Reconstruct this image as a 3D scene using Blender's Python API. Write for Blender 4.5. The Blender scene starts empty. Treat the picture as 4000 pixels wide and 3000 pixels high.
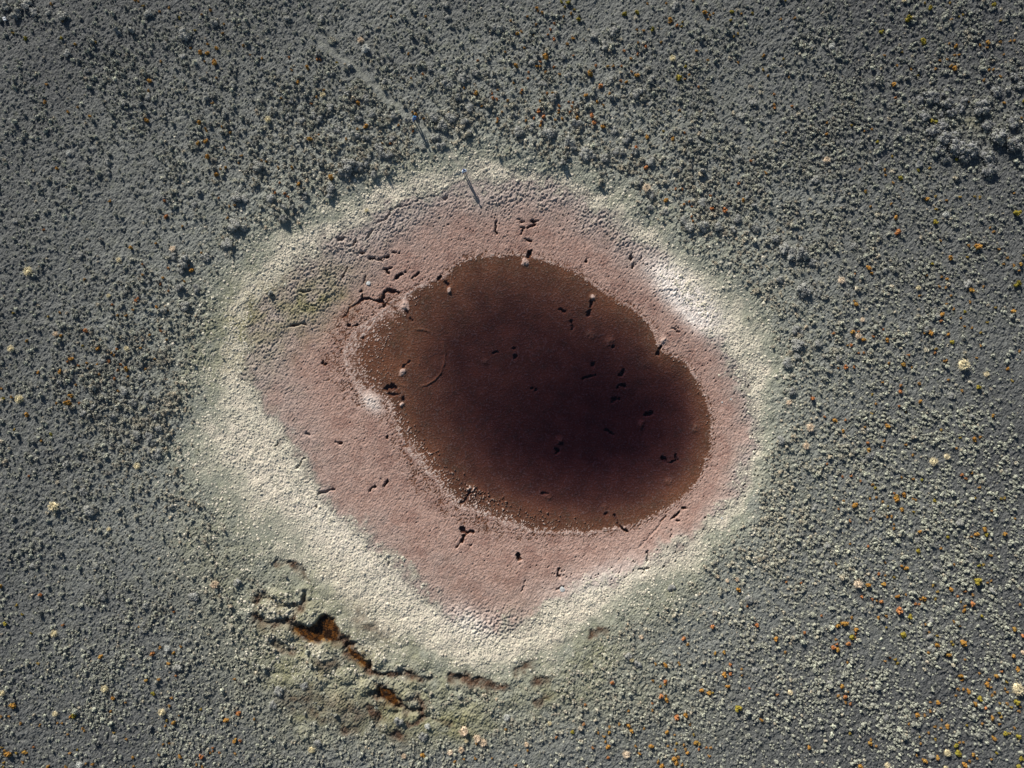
import bpy, bmesh, math, random
import numpy as np
from mathutils import Vector, Matrix

R = math.radians
rng = np.random.default_rng(11)
random.seed(11)
S = bpy.context.scene
COL = S.collection

# ------------------------------------------------------------------ camera, sky, sun, exposure
PXM = 32.0                      # photograph pixels per metre on the moor
D = 83.33                       # camera height over the moor, metres
cam_d = bpy.data.cameras.new('camera')
cam_d.sensor_width = 36.0
cam_d.lens = 24.0
cam_d.clip_start = 1.0
cam_d.clip_end = 6000.0
cam = bpy.data.objects.new('camera', cam_d)
COL.objects.link(cam)
cam.location = (0, 0, D)
cam.rotation_euler = (0, 0, 0)
S.camera = cam

SUN_EL = R(23.5)
SUN_DIR = Vector((-0.441, 0.898, 0)).normalized()          # towards the sun, on the map
W = bpy.data.worlds.new('World')
S.world = W
W.use_nodes = True
wn = W.node_tree
sky = wn.nodes.new('ShaderNodeTexSky')
sky.sky_type = 'NISHITA'
sky.sun_disc = False
sky.sun_elevation = SUN_EL
sky.sun_rotation = math.atan2(SUN_DIR.x, SUN_DIR.y)
sky.altitude = 900
bg = wn.nodes['Background']
bg.inputs['Strength'].default_value = 0.05
wn.links.new(sky.outputs['Color'], bg.inputs['Color'])

sun_d = bpy.data.lights.new('sun', 'SUN')
sun_d.energy = 4.6
sun_d.angle = R(0.5)
sun_d.color = (1.0, 0.96, 0.91)
sun = bpy.data.objects.new('sun', sun_d)
COL.objects.link(sun)
to_sun = Vector((SUN_DIR.x * math.cos(SUN_EL), SUN_DIR.y * math.cos(SUN_EL), math.sin(SUN_EL)))
sun.rotation_euler = to_sun.to_track_quat('Z', 'Y').to_euler()
sun.location = to_sun * 200

S.view_settings.view_transform = 'Standard'
S.view_settings.look = 'None'
S.view_settings.exposure = 0.9
S.view_settings.gamma = 1.0
S.view_settings.use_curve_mapping = False
S.cycles.max_bounces = 6
S.cycles.transparent_max_bounces = 12

# ------------------------------------------------------------------ helpers
def P(px, py):
    """photograph pixel (of 4000 x 3000) -> metres on the moor"""
    return (px - 2000.0) / PXM, (1500.0 - py) / PXM

def tile(c, r, pts):
    """coordinates read from an enlarged 1000 x 750 tile"""
    return [(c * 1000 + p[0] / 2.212, r * 750 + p[1] / 2.212) + tuple(p[2:]) for p in pts]

def ov(pts):
    k = 4000.0 / 2212.0
    return [(a * k, b * k) for a, b in pts]

_tab = {}
def vnoise(x, y, f, seed):
    if seed not in _tab:
        _tab[seed] = np.random.default_rng(seed + 900).random((256, 256)).astype(np.float32)
    T = _tab[seed]
    x = x * f + 37.3 * seed; y = y * f + 11.7 * seed
    xi = np.floor(x).astype(np.int64); yi = np.floor(y).astype(np.int64)
    fx = x - xi; fy = y - yi
    fx = fx * fx * (3 - 2 * fx); fy = fy * fy * (3 - 2 * fy)
    x0 = xi & 255; x1 = (xi + 1) & 255; y0 = yi & 255; y1 = (yi + 1) & 255
    a = T[x0, y0] * (1 - fx) + T[x1, y0] * fx
    b = T[x0, y1] * (1 - fx) + T[x1, y1] * fx
    return (a * (1 - fy) + b * fy) * 2 - 1

def fbm(x, y, f, seed, octv=3, gain=.5):
    s = 0; a = 1; t = 0
    for i in range(octv):
        s = s + a * vnoise(x, y, f * 2.03 ** i, seed + i * 7); t += a; a *= gain
    return s / t

def worley(x, y, f, seed):
    """distance to the nearest of jittered lattice points"""
    T = np.random.default_rng(seed + 77).random((128, 128, 2)).astype(np.float32)
    x = x * f; y = y * f
    xi = np.floor(x).astype(np.int64); yi = np.floor(y).astype(np.int64)
    best = np.full(x.shape, 9.0)
    for i in (-1, 0, 1):
        for j in (-1, 0, 1):
            c = T[(xi + i) & 127, (yi + j) & 127]
            d = (x - xi - i - c[..., 0]) ** 2 + (y - yi - j - c[..., 1]) ** 2
            best = np.minimum(best, d)
    return np.sqrt(best)

def sstep(a, b, v):
    t = np.clip((v - a) / (b - a), 0, 1)
    return t * t * (3 - 2 * t)

def seg_dist(x, y, pts, closed=False):
    best = np.full(x.shape, 1e9)
    n = len(pts)
    for i in range(n if closed else n - 1):
        ax, ay = pts[i]; bx, by = pts[(i + 1) % n]
        dx, dy = bx - ax, by - ay
        L = dx * dx + dy * dy + 1e-12
        t = np.clip(((x - ax) * dx + (y - ay) * dy) / L, 0, 1)
        best = np.minimum(best, (x - ax - t * dx) ** 2 + (y - ay - t * dy) ** 2)
    return np.sqrt(best)

def inside(x, y, pts):
    r = np.zeros(x.shape, bool)
    n = len(pts)
    for i in range(n):
        ax, ay = pts[i]; bx, by = pts[(i + 1) % n]
        c = ((ay > y) != (by > y)) & (x < (bx - ax) * (y - ay) / ((by - ay) or 1e-9) + ax)
        r ^= c
    return r

def sdf(x, y, pts):
    d = seg_dist(x, y, pts, True)
    return np.where(inside(x, y, pts), -d, d)

def smooth_poly(pts, n=2):
    for _ in range(n):
        q = []
        for i in range(len(pts)):
            a = pts[i]; b = pts[(i + 1) % len(pts)]
            q += [(a[0] * .75 + b[0] * .25, a[1] * .75 + b[1] * .25), (a[0] * .25 + b[0] * .75, a[1] * .25 + b[1] * .75)]
        pts = q
    return pts

# ---- material node helper
class N:
    def __init__(s, name):
        s.m = bpy.data.materials.new(name); s.m.use_nodes = True
        s.t = s.m.node_tree; s.t.nodes.clear()
        s.out = s.t.nodes.new('ShaderNodeOutputMaterial')
    def put(s, sock, v):
        if hasattr(v, 'is_output') or isinstance(v, bpy.types.NodeSocket): s.t.links.new(v, sock)
        elif isinstance(v, (tuple, list)) and len(v) == 3 and sock.type == 'RGBA': sock.default_value = (*v, 1)
        else: sock.default_value = v
    def node(s, kind, ins=None, out=0, **attr):
        n = s.t.nodes.new(kind)
        for k, v in attr.items(): setattr(n, k, v)
        for k, v in (ins or {}).items(): s.put(n.inputs[k], v)
        return n.outputs[out]
    def geo(s, which): return s.node('ShaderNodeNewGeometry', out=which)
    def noise(s, scale, detail=3, rough=.55, vec=None, out='Fac'):
        d = {'Scale': scale, 'Detail': detail, 'Roughness': rough}
        d['Vector'] = vec if vec is not None else s.geo('Position')
        return s.node('ShaderNodeTexNoise', d, out)
    def rmp(s, v, a, b, c=0., d=1.):
        return s.node('ShaderNodeMapRange', {0: v, 1: a, 2: b, 3: c, 4: d})
    def math(s, op, a, b=0.): return s.node('ShaderNodeMath', {0: a, 1: b}, operation=op)
    def mix(s, f, a, b):
        n = s.t.nodes.new('ShaderNodeMix'); n.data_type = 'RGBA'
        s.put(n.inputs[0], f); s.put(n.inputs[6], a); s.put(n.inputs[7], b)
        return n.outputs[2]
    def attr(s, name, typ='GEOMETRY', out='Color'):
        return s.node('ShaderNodeAttribute', out=out, attribute_name=name, attribute_type=typ)
    def sep(s, v):
        n = s.t.nodes.new('ShaderNodeSeparateColor'); s.put(n.inputs[0], v)
        return n.outputs[0], n.outputs[1], n.outputs[2]
    def rnd(s): return s.node('ShaderNodeObjectInfo', out='Random')
    def bump(s, h, strength=.4, dist=.05):
        return s.node('ShaderNodeBump', {'Height': h, 'Strength': strength, 'Distance': dist})
    def done(s, col, rough=.9, spec=.15, normal=None, **kw):
        b = s.t.nodes.new('ShaderNodeBsdfPrincipled')
        s.put(b.inputs['Base Color'], col); s.put(b.inputs['Roughness'], rough)
        s.put(b.inputs['Specular IOR Level'], spec)
        if normal is not None: s.put(b.inputs['Normal'], normal)
        for k, v in kw.items(): s.put(b.inputs[k.replace('_', ' ')], v)
        s.t.links.new(b.outputs[0], s.out.inputs[0])
        return s.m

def tag(o, label=None, cat=None, group=None, kind=None):
    if label: o['label'] = label
    if cat: o['category'] = cat
    if group: o['group'] = group
    if kind: o['kind'] = kind
    return o

def mesh_obj(name, me, mat=None, parent=None, link=True):
    o = bpy.data.objects.new(name, me)
    if link: COL.objects.link(o)
    if mat and not me.materials: me.materials.append(mat)
    if parent: o.parent = parent
    return o

def mesh_np(name, verts, faces, smooth=True):
    me = bpy.data.meshes.new(name)
    me.from_pydata([tuple(v) for v in verts], [], faces)
    if smooth: me.polygons.foreach_set('use_smooth', [True] * len(me.polygons))
    me.update()
    return me

# ------------------------------------------------------------------ what the photograph shows, as outlines (photo pixels)
WATER = smooth_poly([P(*p) for p in ov([(1010,548),(1060,545),(1110,546),(1140,540),(1165,545),(1200,560),(1235,575),(1270,592),(1300,617),
    (1335,642),(1370,657),(1400,682),(1420,707),(1430,738),(1442,757),(1470,770),(1500,790),(1518,822),(1535,857),(1547,910),(1547,960),
    (1532,1010),(1512,1052),(1480,1087),(1440,1112),(1390,1137),(1340,1148),(1300,1160),(1230,1150),(1170,1143),(1110,1122),(1060,1105),
    (1020,1090),(985,1070),(960,1035),(925,1002),(890,965),(866,930),(853,895),(846,868),(818,848),(790,842),(772,815),(757,780),(760,745),
    (795,710),(832,682),(862,652),(887,627),(920,607),(960,592),(982,567)])], 1)
MUD = smooth_poly([P(*p) for p in ov([(915,410),(960,393),(1005,382),(1060,370),(1150,378),(1230,400),(1300,435),(1360,480),(1420,540),(1450,590),
    (1490,640),(1530,690),(1570,745),(1605,800),(1632,860),(1642,920),(1630,980),(1602,1045),(1560,1108),(1500,1165),(1430,1205),(1375,1245),
    (1320,1270),(1240,1290),(1190,1315),(1140,1345),(1080,1365),(1010,1355),(970,1325),(920,1285),(860,1232),(800,1180),(740,1125),(680,1055),
    (640,995),(600,925),(560,870),(525,815),(512,760),(520,700),(560,630),(620,580),(690,530),(750,485),(800,455),(860,430)])], 2)
GRASS = smooth_poly([P(*p) for p in ov([(1000,318),(1060,318),(1150,328),(1230,345),(1300,372),(1370,420),(1430,462),(1480,512),(1540,552),(1595,600),
    (1645,660),(1675,720),(1685,800),(1690,880),(1682,960),(1662,1040),(1622,1110),(1572,1180),(1505,1240),(1435,1285),(1365,1325),(1300,1375),
    (1240,1430),(1150,1472),(1060,1482),(960,1468),(880,1448),(800,1410),(720,1360),(640,1290),(560,1205),(480,1130),(420,1045),(388,960),
    (398,880),(428,800),(438,720),(450,650),(480,580),(540,512),(600,472),(680,432),(760,392),(840,352),(920,334)])], 2)

# narrow cracks, holes and trenches: (points..., half width px, depth m)
CR = []
def cr(c, r, w, dep, *pts): CR.append(([q[:2] for q in tile(c, r, pts)], w, dep))
T11 = [(4,.14,(750,1075),(800,1000),(850,955),(905,930)),(5,.3,(905,930),(990,918),(1040,920)),(9,.4,(1040,922),(1075,930)),(6,.35,(1075,930),(1090,890),(1105,850),(1130,838)),
 (7,.35,(1130,838),(1165,845),(1200,848),(1222,872)),(10,.35,(1083,935),(1090,970)),(4,.25,(905,930),(908,885)),(7,.3,(883,855),(893,845)),
 (5,.07,(1100,945),(1170,990),(1230,1045),(1290,1110),(1312,1200),(1325,1250)),(8,.4,(740,735),(760,700),(778,655)),(8,.4,(918,770),(940,720)),
 (11,.45,(1195,740),(1225,710),(1255,690)),(6,.4,(1345,740),(1362,712)),(12,.4,(1370,705),(1392,693)),(10,.4,(1283,682),(1292,676)),
 (9,.4,(1118,662),(1142,692)),(6,.35,(1098,665),(1160,650)),(13,.45,(975,565),(1005,555)),(9,.4,(1005,555),(1040,575),(1130,562)),(11,.4,(888,513),(910,522)),
 (9,.4,(1178,510),(1222,525)),(10,.4,(838,458),(857,405)),(14,.35,(705,408),(745,388)),(10,.25,(955,385),(1000,330)),
 (8,.25,(1060,245),(1110,225),(1140,190),(1180,150)),(5,.16,(1180,150),(1250,120),(1330,95)),(5,.14,(1400,70),(1450,50),(1540,25)),(10,.3,(1636,40),(1650,42)),
 (6,.3,(370,845),(400,855),(460,852)),(7,.3,(285,1152),(350,1148),(420,1142)),(9,.3,(778,1140),(784,1145)),(10,.3,(828,1155),(848,1157)),
 (11,.35,(560,1470),(576,1490)),(7,.4,(2078,245),(2076,290),(2070,345)),(16,.45,(1570,745),(1590,725)),(16,.5,(1632,775),(1650,795)),
 (7,.35,(1280,1020),(1298,1048)),(9,.35,(1318,1090),(1340,1110)),(13,.4,(1262,1520),(1310,1462)),(9,.3,(905,1255),(915,1262)),(12,.6,(2040,1400),(2080,1380))]
T21 = [(9,.35,(65,300),(100,305)),(11,.35,(92,318),(80,350)),(9,.4,(135,297),(185,265)),(8,.4,(165,235),(215,235)),(7,.35,(85,248),(110,245)),(7,.3,(60,225),(66,226)),
 (6,.25,(110,395),(160,415)),(19,.5,(143,540),(172,500)),(9,.4,(1033,568),(1043,548)),(10,.4,(1050,655),(1052,625)),(9,.35,(1398,1172),(1435,1190),(1475,1190)),
 (18,.7,(1280,1395),(1302,1340)),(17,.6,(690,940),(692,975)),(17,.6,(665,1050),(688,1010)),(13,.6,(515,1110),(522,1170)),(21,.7,(883,1330),(889,1332)),
 (10,.6,(415,1005),(460,1025)),(26,.6,(965,1580),(985,1550)),(14,.6,(630,1615),(740,1580)),(20,.6,(15,1340),(25,1345)),(20,.6,(25,1405),(28,1415)),
 (10,.5,(710,1510),(716,1480)),(7,.3,(1120,575),(1128,545)),(10,.35,(635,585),(640,588))]
T12 = [(30,.6,(1130,35),(1180,35)),(8,.4,(1140,85),(1180,100),(1222,95)),(11,.45,(1252,115),(1262,135)),(13,.35,(670,512),(722,517)),(9,.35,(412,432),(440,440)),
 (9,.35,(150,542),(172,513)),(7,.35,(348,735),(375,680)),(10,.4,(368,690),(408,648)),(10,.4,(980,932),(1020,900)),(10,.4,(1105,877),(1132,848)),
 (8,.35,(535,948),(610,928),(670,920)),(8,.3,(506,1003),(516,1007)),(9,.35,(514,1063),(518,1068)),(8,.35,(1130,462),(1131,470)),(13,.4,(1770,1035),(1840,955)),
 (17,.4,(1768,1225),(1785,1285)),(16,.4,(1785,1290),(1805,1305)),(12,.35,(1805,1300),(1870,1290)),(13,.35,(1785,1330),(1775,1370)),(6,.3,(1772,1375),(1732,1432)),
 (8,.3,(1118,1528),(1136,1562)),(6,.25,(1855,1400),(1858,1402))]
T22 = [(15,.4,(58,1485),(66,1530)),(20,.6,(815,1150),(830,1140)),(9,.5,(890,1140),(920,1200),(960,1245),(1002,1285)),(8,.35,(1385,1175),(1420,1155),(1465,1120)),
 (8,.35,(1500,1090),(1532,1080)),(9,.35,(1445,1190),(1458,1192)),(6,.3,(1180,1460),(1190,1500),(1180,1540)),(4,.1,(1120,1430),(1180,1350),(1240,1280),(1340,1150)),
 (7,.3,(1110,1605),(1190,1600)),(22,.7,(390,580),(400,595)),(12,.6,(1320,650),(1390,690),(1450,670),(1450,620)),(24,.5,(190,40),(215,45)),(30,.4,(910,150),(950,140)),
 (17,.5,(830,410),(900,455)),(24,.6,(950,10),(990,15)),(17,.6,(1190,270),(1240,260)),(12,.5,(270,955),(310,970)),(8,.35,(398,1650),(405,1610))]
T23 = [(8,.35,(72,140),(132,70)),(7,.3,(385,128),(440,110)),(10,.35,(395,5),(410,15))]
for (c, r), T in (((1,1),T11),((2,1),T21),((1,2),T12),((2,2),T22),((2,3),T23)):
    for t in T: cr(c, r, t[0], t[1], *t[2:])
# raised mud lips, mounds and the ring scratched into the bed
RA = []
def ra(c, r, w, h, *pts): RA.append(([q[:2] for q in tile(c, r, pts)], w, h))
for c, r, w, h, pts in ((2,1,14,.22,[(115,590),(122,595)]),(1,1,13,.2,[(1658,838),(1660,842)]),(1,1,20,.2,[(1265,975),(1272,980)]),(1,1,15,.24,[(1245,1555),(1252,1560)]),
    (1,2,17,.2,[(1850,905),(1862,915)]),(1,2,24,.12,[(960,110),(1000,160)]),(2,1,13,.2,[(1310,1290),(1325,1280)]),(2,1,14,.2,[(700,890),(704,894)]),(1,2,9,.2,[(1240,175),(1242,180)]),
    (2,1,20,.14,[(690,1230),(695,1235)]),(2,1,20,.14,[(845,1285),(855,1290)]),(2,2,16,.3,[(430,500),(432,505)]),(2,2,14,.16,[(1370,850),(1375,855)]),(2,2,14,.14,[(810,1080),(815,1085)]),(2,2,12,.15,[(1590,410),(1610,370)]),
    (1,1,16,.14,[(1975,1460),(1980,1465)]),(2,2,16,.26,[(1150,340),(1145,360)]),(2,2,12,.14,[(300,980),(330,990)])):
    ra(c, r, w, h, *pts)
ring = [(1350 + a / 1.73, 1050 + b / 1.73) for a, b in [(195,540),(208,620),(240,680),(285,735),(340,775),(390,792),(430,797),(490,795),(540,785),(595,750),(635,705),(658,640),(667,570),(650,500),(610,450),(560,418),(500,403),(440,405),(390,425),(345,460),(315,500),(302,555),(306,610),(325,660),(360,705)]]
ring2 = [(1350 + a / 1.73, 1050 + b / 1.73) for a, b in [(345,480),(400,492),(440,515),(465,545),(483,590),(488,640)]]

BOG = []   # peat trenches: points, half width px, depth
def bog(w, d, *pts): BOG.append(([q[:2] for q in tile(1, 3, pts)], w, d))
bog(16,.3,(0,195),(60,180),(120,188),(180,215),(250,245),(310,262),(370,272),(405,240),(425,190)); bog(22,.3,(400,250),(425,185))
bog(18,.32,(310,350),(300,390),(340,440),(400,470)); bog(20,.2,(0,340),(80,380),(160,400),(260,420),(340,470))
bog(20,.3,(690,540),(760,560),(810,610),(830,650)); bog(24,.35,(815,640),(850,680),(890,700),(950,775)); bog(10,.3,(950,785),(990,755))
bog(11,.28,(960,800),(1020,830),(1090,850),(1180,840),(1280,835),(1350,880),(1420,895),(1490,890)); bog(18,.2,(1290,830),(1340,870))
bog(12,.25,(1690,880),(1760,880)); bog(20,.25,(1760,885),(1850,905),(1950,925),(2050,965)); bog(10,.2,(2060,970),(2160,960))
bog(18,.35,(1000,1010),(1060,1040)); bog(26,.35,(1085,985),(1150,1000),(1190,1040)); bog(26,.35,(1100,1030),(1180,1080),(1230,1120)); bog(16,.35,(1230,1120),(1290,1150),(1350,1160),(1420,1145)); bog(14,.25,(1310,1060),(1400,1060),(1425,1110))
bog(6,.2,(1430,1170),(1440,1220),(1400,1260),(1310,1290)); bog(5,.15,(1440,1235),(1520,1220),(1580,1250),(1670,1262))
bog(18,.2,(960,1130),(1020,1190),(1060,1240),(1080,1300)); bog(9,.15,(180,1550-1660),(300,1550-1660)); bog(12,.2,(300,1550-1660),(370,1590-1660),(420,1640-1660),(430,30))
bog(12,.2,(150,570),(220,620),(310,665)); bog(14,.15,(760,1320),(860,1345)); bog(14,.15,(1190,1370),(1230,1375))
BOG += [([q[:2] for q in tile(2, 3, p)], w, d) for w, d, p in ((12,.15,[(700,500),(760,470),(810,480)]),(12,.15,[(55,850),(90,800),(170,755)]),(14,.12,[(220,1090),(290,1050)]),(16,.1,[(200,930),(300,900)]))]
STAIN = [([q[:2] for q in tile(1, 3, p)], w) for w, p in ((40,[(880,350),(940,430),(1020,490),(1085,520)]),(45,[(300,1080),(430,1050)]),(35,[(450,990),(530,1020)]),(40,[(580,760),(660,750)]),(60,[(690,1150),(860,1180)]),(26,[(540,560),(700,580)]),(40,[(340,480),(200,430),(60,400)]),(40,[(1180,1330),(1240,1400)]),(30,[(500,1160),(570,1220)]))]
POOLS = [tile(1, 3, p) for p in ([(335,480),(385,445),(470,445),(535,420),(565,372),(610,360),(648,372),(652,410),(690,450),(692,540),(600,545),(540,558),(470,548),(400,520)],
                                 [(1075,980),(1120,985),(1180,1015),(1200,1070),(1215,1110),(1170,1090),(1110,1050),(1070,1030)],
                                 [(810,640),(850,670),(900,690),(930,740),(960,770),(930,775),(880,730),(830,690)])]
MOUND = [q for q in tile(1, 3, [(110,295,95),(275,305,50),(490,245,85),(440,375,85),(530,350,70),(215,190,70),(370,225,40),(1365,1110,52),(1370,1210,55),(1235,1215,55),(610,470-50,10),(150,130,60),(440,150,60),(1290,980,90),(960,960,70),(760,860,80),(240,500,80),(600,640,90),(1060,720,70),(1100,1290,60),(420,1340,60),(600,1420,50),(200,900,60),(360,900,50)])]
PATH = tile(1, 0, [(540,350),(620,410),(700,470),(800,530),(870,590),(930,640),(985,700),(1050,770),(1110,815),(1170,870),(1240,930),(1310,985),(1360,1010),(1440,1080),(1520,1150),(1585,1200),(1640,1290),(1710,1375),(1790,1450),(1830,1520),(1890,1650),(1930,1740)])

def to_m(poly): return [P(p[0], p[1]) for p in poly]

# ------------------------------------------------------------------ the ground: one height field
def axis(half, step, far):
    core = np.arange(-half, half + 1e-6, step)
    o, d, s = [], half, step
    while d < far:
        s *= 1.45; d += s; o.append(d)
    o = np.array(o)
    return np.concatenate([-o[::-1], core, o])
xs = axis(65.5, .115, 1800.0)
ys = axis(49.5, .115, 1800.0)
nx, ny = len(xs), len(ys)
GX, GY = np.meshgrid(xs, ys, indexing='ij')

cx = np.arange(-72, 72.01, .4); cy = np.arange(-58, 58.01, .4)
CX, CY = np.meshgrid(cx, cy, indexing='ij')
def upsample(F, x, y):
    u = np.clip((x - cx[0]) / .4, 0, len(cx) - 1.001); v = np.clip((y - cy[0]) / .4, 0, len(cy) - 1.001)
    i = u.astype(int); j = v.astype(int); u = u - i; v = v - j
    return (F[i, j] * (1 - u) + F[i + 1, j] * u) * (1 - v) + (F[i, j + 1] * (1 - u) + F[i + 1, j + 1] * u) * v
dW_c, dM_c, dG_c = sdf(CX, CY, WATER), sdf(CX, CY, MUD), sdf(CX, CY, GRASS)
gentle_ = None
warp = fbm(GX, GY, .35, 1, 3) * 1.1
dW = upsample(dW_c, GX, GY) + fbm(GX, GY, .5, 2, 3) * .28
dM = upsample(dM_c, GX, GY) + warp * 1.1
dG = upsample(dG_c, GX, GY) + warp * 1.5

def blob(px, py, sx, sy=None, rot=0.):
    x, y = P(px, py); sy = sy or sx
    dx, dy = GX - x, GY - y
    c, s = math.cos(rot), math.sin(rot)
    u, v = dx * c + dy * s, -dx * s + dy * c
    return np.exp(-.5 * ((u * PXM / sx) ** 2 + (v * PXM / sy) ** 2))
K = 4000 / 2212.
gentle = np.clip(blob(770*K,780*K,110*K) + blob(800*K,720*K,70*K) + blob(900*K,1020*K,70*K,45*K,-.8) + blob(990*K,1085*K,70*K,40*K,-.5) + .8*blob(1120*K,1145*K,90*K,40*K), 0, 1)

dW = dW - 1.3 * gentle
WL = -.9                                              # water level
dMn = np.maximum(-dM, 0)
t1 = np.clip(np.maximum(dW, 0) / (np.maximum(dW, 0) + dMn + 1e-6), 0, 1)
z_mud = WL + .02 * np.clip(dW, 0, 3) * (1 - gentle) + .45 * t1 ** (1.3 + 1.1 * gentle)
t2 = np.clip(np.maximum(dM, 0) / (np.maximum(dM, 0) + np.maximum(-dG, 0) + 1e-6), 0, 1)
z_grass = -.43 + .36 * t2
z_moor = -.07 + .1 * (1 - np.exp(-np.maximum(dG, 0) / 5))
deep = np.maximum(-dW, 0)
z_bed = WL - (.045 - .034 * gentle) * deep - .03 * np.clip(deep - 2, 0, 9) * (1 - gentle)
z_bed = np.maximum(z_bed, WL - .6) - .7 * blob(1320*K,920*K,190*K,120*K,.3) * sstep(0, 4, deep)
Z = np.where(dW < 0, z_bed, np.where(dM < 0, z_mud, np.where(dG < 0, z_grass, z_moor)))

bound = sstep(-3.2, 1.0, dG + 1.4 * fbm(GX, GY, .8, 4, 3))                             # 1 on the moor
mudm = 1 - sstep(-1.6, 1.2, dM + fbm(GX, GY, .9, 3, 3) * 1.6)
moss = np.clip(blob(950,1280,170,110,.6) + blob(1250,1150,110,70,.6), 0, 1)
nw = np.clip(1.2 * blob(700*K,600*K,190*K,150*K,.6) + .9 * blob(1050*K,410*K,260*K,60*K) + .7 * blob(1350*K,520*K,120*K,90*K,-.7) + .8*blob(1590*K,950*K,50*K,200*K), 0, 1)
pink = mudm * np.clip(1.3 - (.75 + 1.0 * nw) * t1 ** (1.3) + .4 * fbm(GX, GY, .4, 5, 4) - .5 * moss, 0, 1)
pink = np.where(dW < 0, mudm, pink)
white = np.clip(1.6 * blob(1478*K,632*K,62*K,22*K,-.75) + .7*blob(1500*K,680*K,34*K,16*K,-.8) + .55 * blob(1020*K,1350*K,40*K,22*K,-.4) + .75 * blob(1445,1572,34,22,-.7) + .4 * blob(1300*K,1250*K,80*K,22*K,.4) + .25*blob(760*K,1190*K,180*K,28*K,-.75), 0, 1)
fadeout = 1 - sstep(.12, 1.12, t2 + .28 * fbm(GX, GY, .35, 14, 3) + .12 * fbm(GX, GY, 1.4, 15, 2) - .2 * blob(520*K,1050*K,120*K,100*K,.9) - .25 * blob(820*K,1260*K,200*K,60*K,.65) - .2 * blob(1000*K,1400*K,160*K,60*K))
outer = .62 * np.exp(-np.maximum(dG + 1.5, 0) / 3.2) * np.clip(.75 + .6 * fbm(GX, GY, .5, 16, 3), 0, 1.2)
cream = np.clip(np.maximum((1 - bound) * fadeout, outer) * (1 - mudm), 0, 1)
damp = np.clip(blob(640*K,1330*K,110*K,70*K,.5) + blob(780*K,1440*K,120*K,70*K,.3) + blob(960*K,1520*K,150*K,50*K) + .6*blob(470*K,1200*K,70*K,80*K) + .5*blob(1300*K,1440*K,150*K,60*K,-.5), 0, 1)
cream = np.maximum(cream, damp * (1 - mudm) * np.clip(.5 + .4 * fbm(GX, GY, .5, 13, 3), 0, .85))
for p in MOUND: cream = np.maximum(cream, .55 * blob(p[0], p[1], p[2] * .4))
near_vignette = np.exp(-np.maximum(dG, 0) / 9.0) * .4 + .6 * np.exp(-(np.maximum(dG, 0) / 36.) ** 1.5)  # greener moor by the bank; outward darkening paints lens vignette into the colour
near_vignette = np.clip(near_vignette + .18 * fbm(GX, GY, .12, 9, 3), 0, 1)
green = np.clip(.9*moss + .5*damp + .8 * blob(1760,2850,110,40,.1) + .5 * blob(1130,2620,70,50) + .5*blob(1170,2840,60,50) + .45 * blob(1500,2790,120,70) + .6 * blob(2160,2715,70,40) + .35*blob(2620,2340,90,60,.5) + .4*blob(2330,2580,110,60,.5) + .4*blob(3790,480,60,45), 0, 1)
green = green * np.clip(.7 + .8 * fbm(GX, GY, .8, 12, 3), 0, 1.2)

def slicer(pts, pad):
    a = np.array(pts); x0, y0 = a.min(0) - pad; x1, y1 = a.max(0) + pad
    return (slice(np.searchsorted(xs, x0), np.searchsorted(xs, x1)), slice(np.searchsorted(ys, y0), np.searchsorted(ys, y1)))

# broad swells, hummocks and small relief
fade = np.exp(-np.maximum(np.maximum(np.abs(GX) - 66, np.abs(GY) - 51), 0) / 12.0)
sw = fbm(GX, GY, .09, 20, 2) * .12 + fbm(GX, GY, .35, 21, 3) * .07
Z += bound * sw
patch = sstep(-.25, .35, fbm(GX, GY, .16, 22, 3))
hum = 1 - worley(GX + .15 * fbm(GX, GY, 1.3, 30), GY, 1.5, 31)
Z += damp * .22 * np.sqrt(np.clip(1 - 1.7 * worley(GX + .3 * fbm(GX, GY, .8, 34), GY, .5, 35), 0, 1))
hum2 = 1 - worley(GX, GY + .1 * vnoise(GX, GY, 2, 33), 3.3, 32) * 1.15
Z += fade * bound * ((.04 + .10 * patch) * np.clip(hum, 0, 1) ** 1.5 + .06 * np.clip(hum2, 0, 1) * (.45 + .55 * patch) + .04 * fbm(GX, GY, 1.7, 23, 2) + .035 * vnoise(GX, GY, 3.7, 24))
streak = vnoise(GX, GY * .45, 3.6, 40) + .6 * vnoise(GX * 1.1, GY * .5, 6.5, 41)
gcell = np.clip(1 - worley(GX, GY * .75, 2.2, 42), 0, 1)
Z += cream * (.026 * streak + .075 * gcell * (.6 + .6 * vnoise(GX, GY, .8, 44)) + .07 * fbm(GX, GY, .9, 43, 3))
lump = sstep(0, .75, 1 - worley(GX + .12 * vnoise(GX, GY, 3, 50), GY, 2.9, 51) * 1.3)
lump2 = np.clip(1 - worley(GX, GY, 4.6, 52) * 1.2, 0, 1)
grey_mud = mudm * np.clip(1.1 - pink * 1.5, 0, 1)
Z += np.where(dW > -.5, 1, .35) * (grey_mud * (.12 * lump + .05 * lump2) * np.clip(.75 + .9 * fbm(GX, GY, .7, 53, 2), .25, 1.4) + mudm * (.04 * lump2 + .012 * vnoise(GX, GY, 3.9, 54) + .03 * fbm(GX, GY, 1.2, 56, 2)))
Z += fade * rng.normal(0, 1, Z.shape) * (.03 * bound + .027 * cream + np.where(dW > -.3, mudm, .25 * mudm) * (.02 + .016 * grey_mud))
edge = np.exp(-((dW + .3) / (.9 + 3.4 * gentle)) ** 2)
Z += mudm * edge * .045 * np.clip(1 - worley(GX, GY, 3.9, 55) * 1.45, 0, 1) * (rng.random(GX.shape) * .9 + .3) * np.clip(.7 + .8 * fbm(GX, GY, .5, 57, 3), .1, 1.5)

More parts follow.
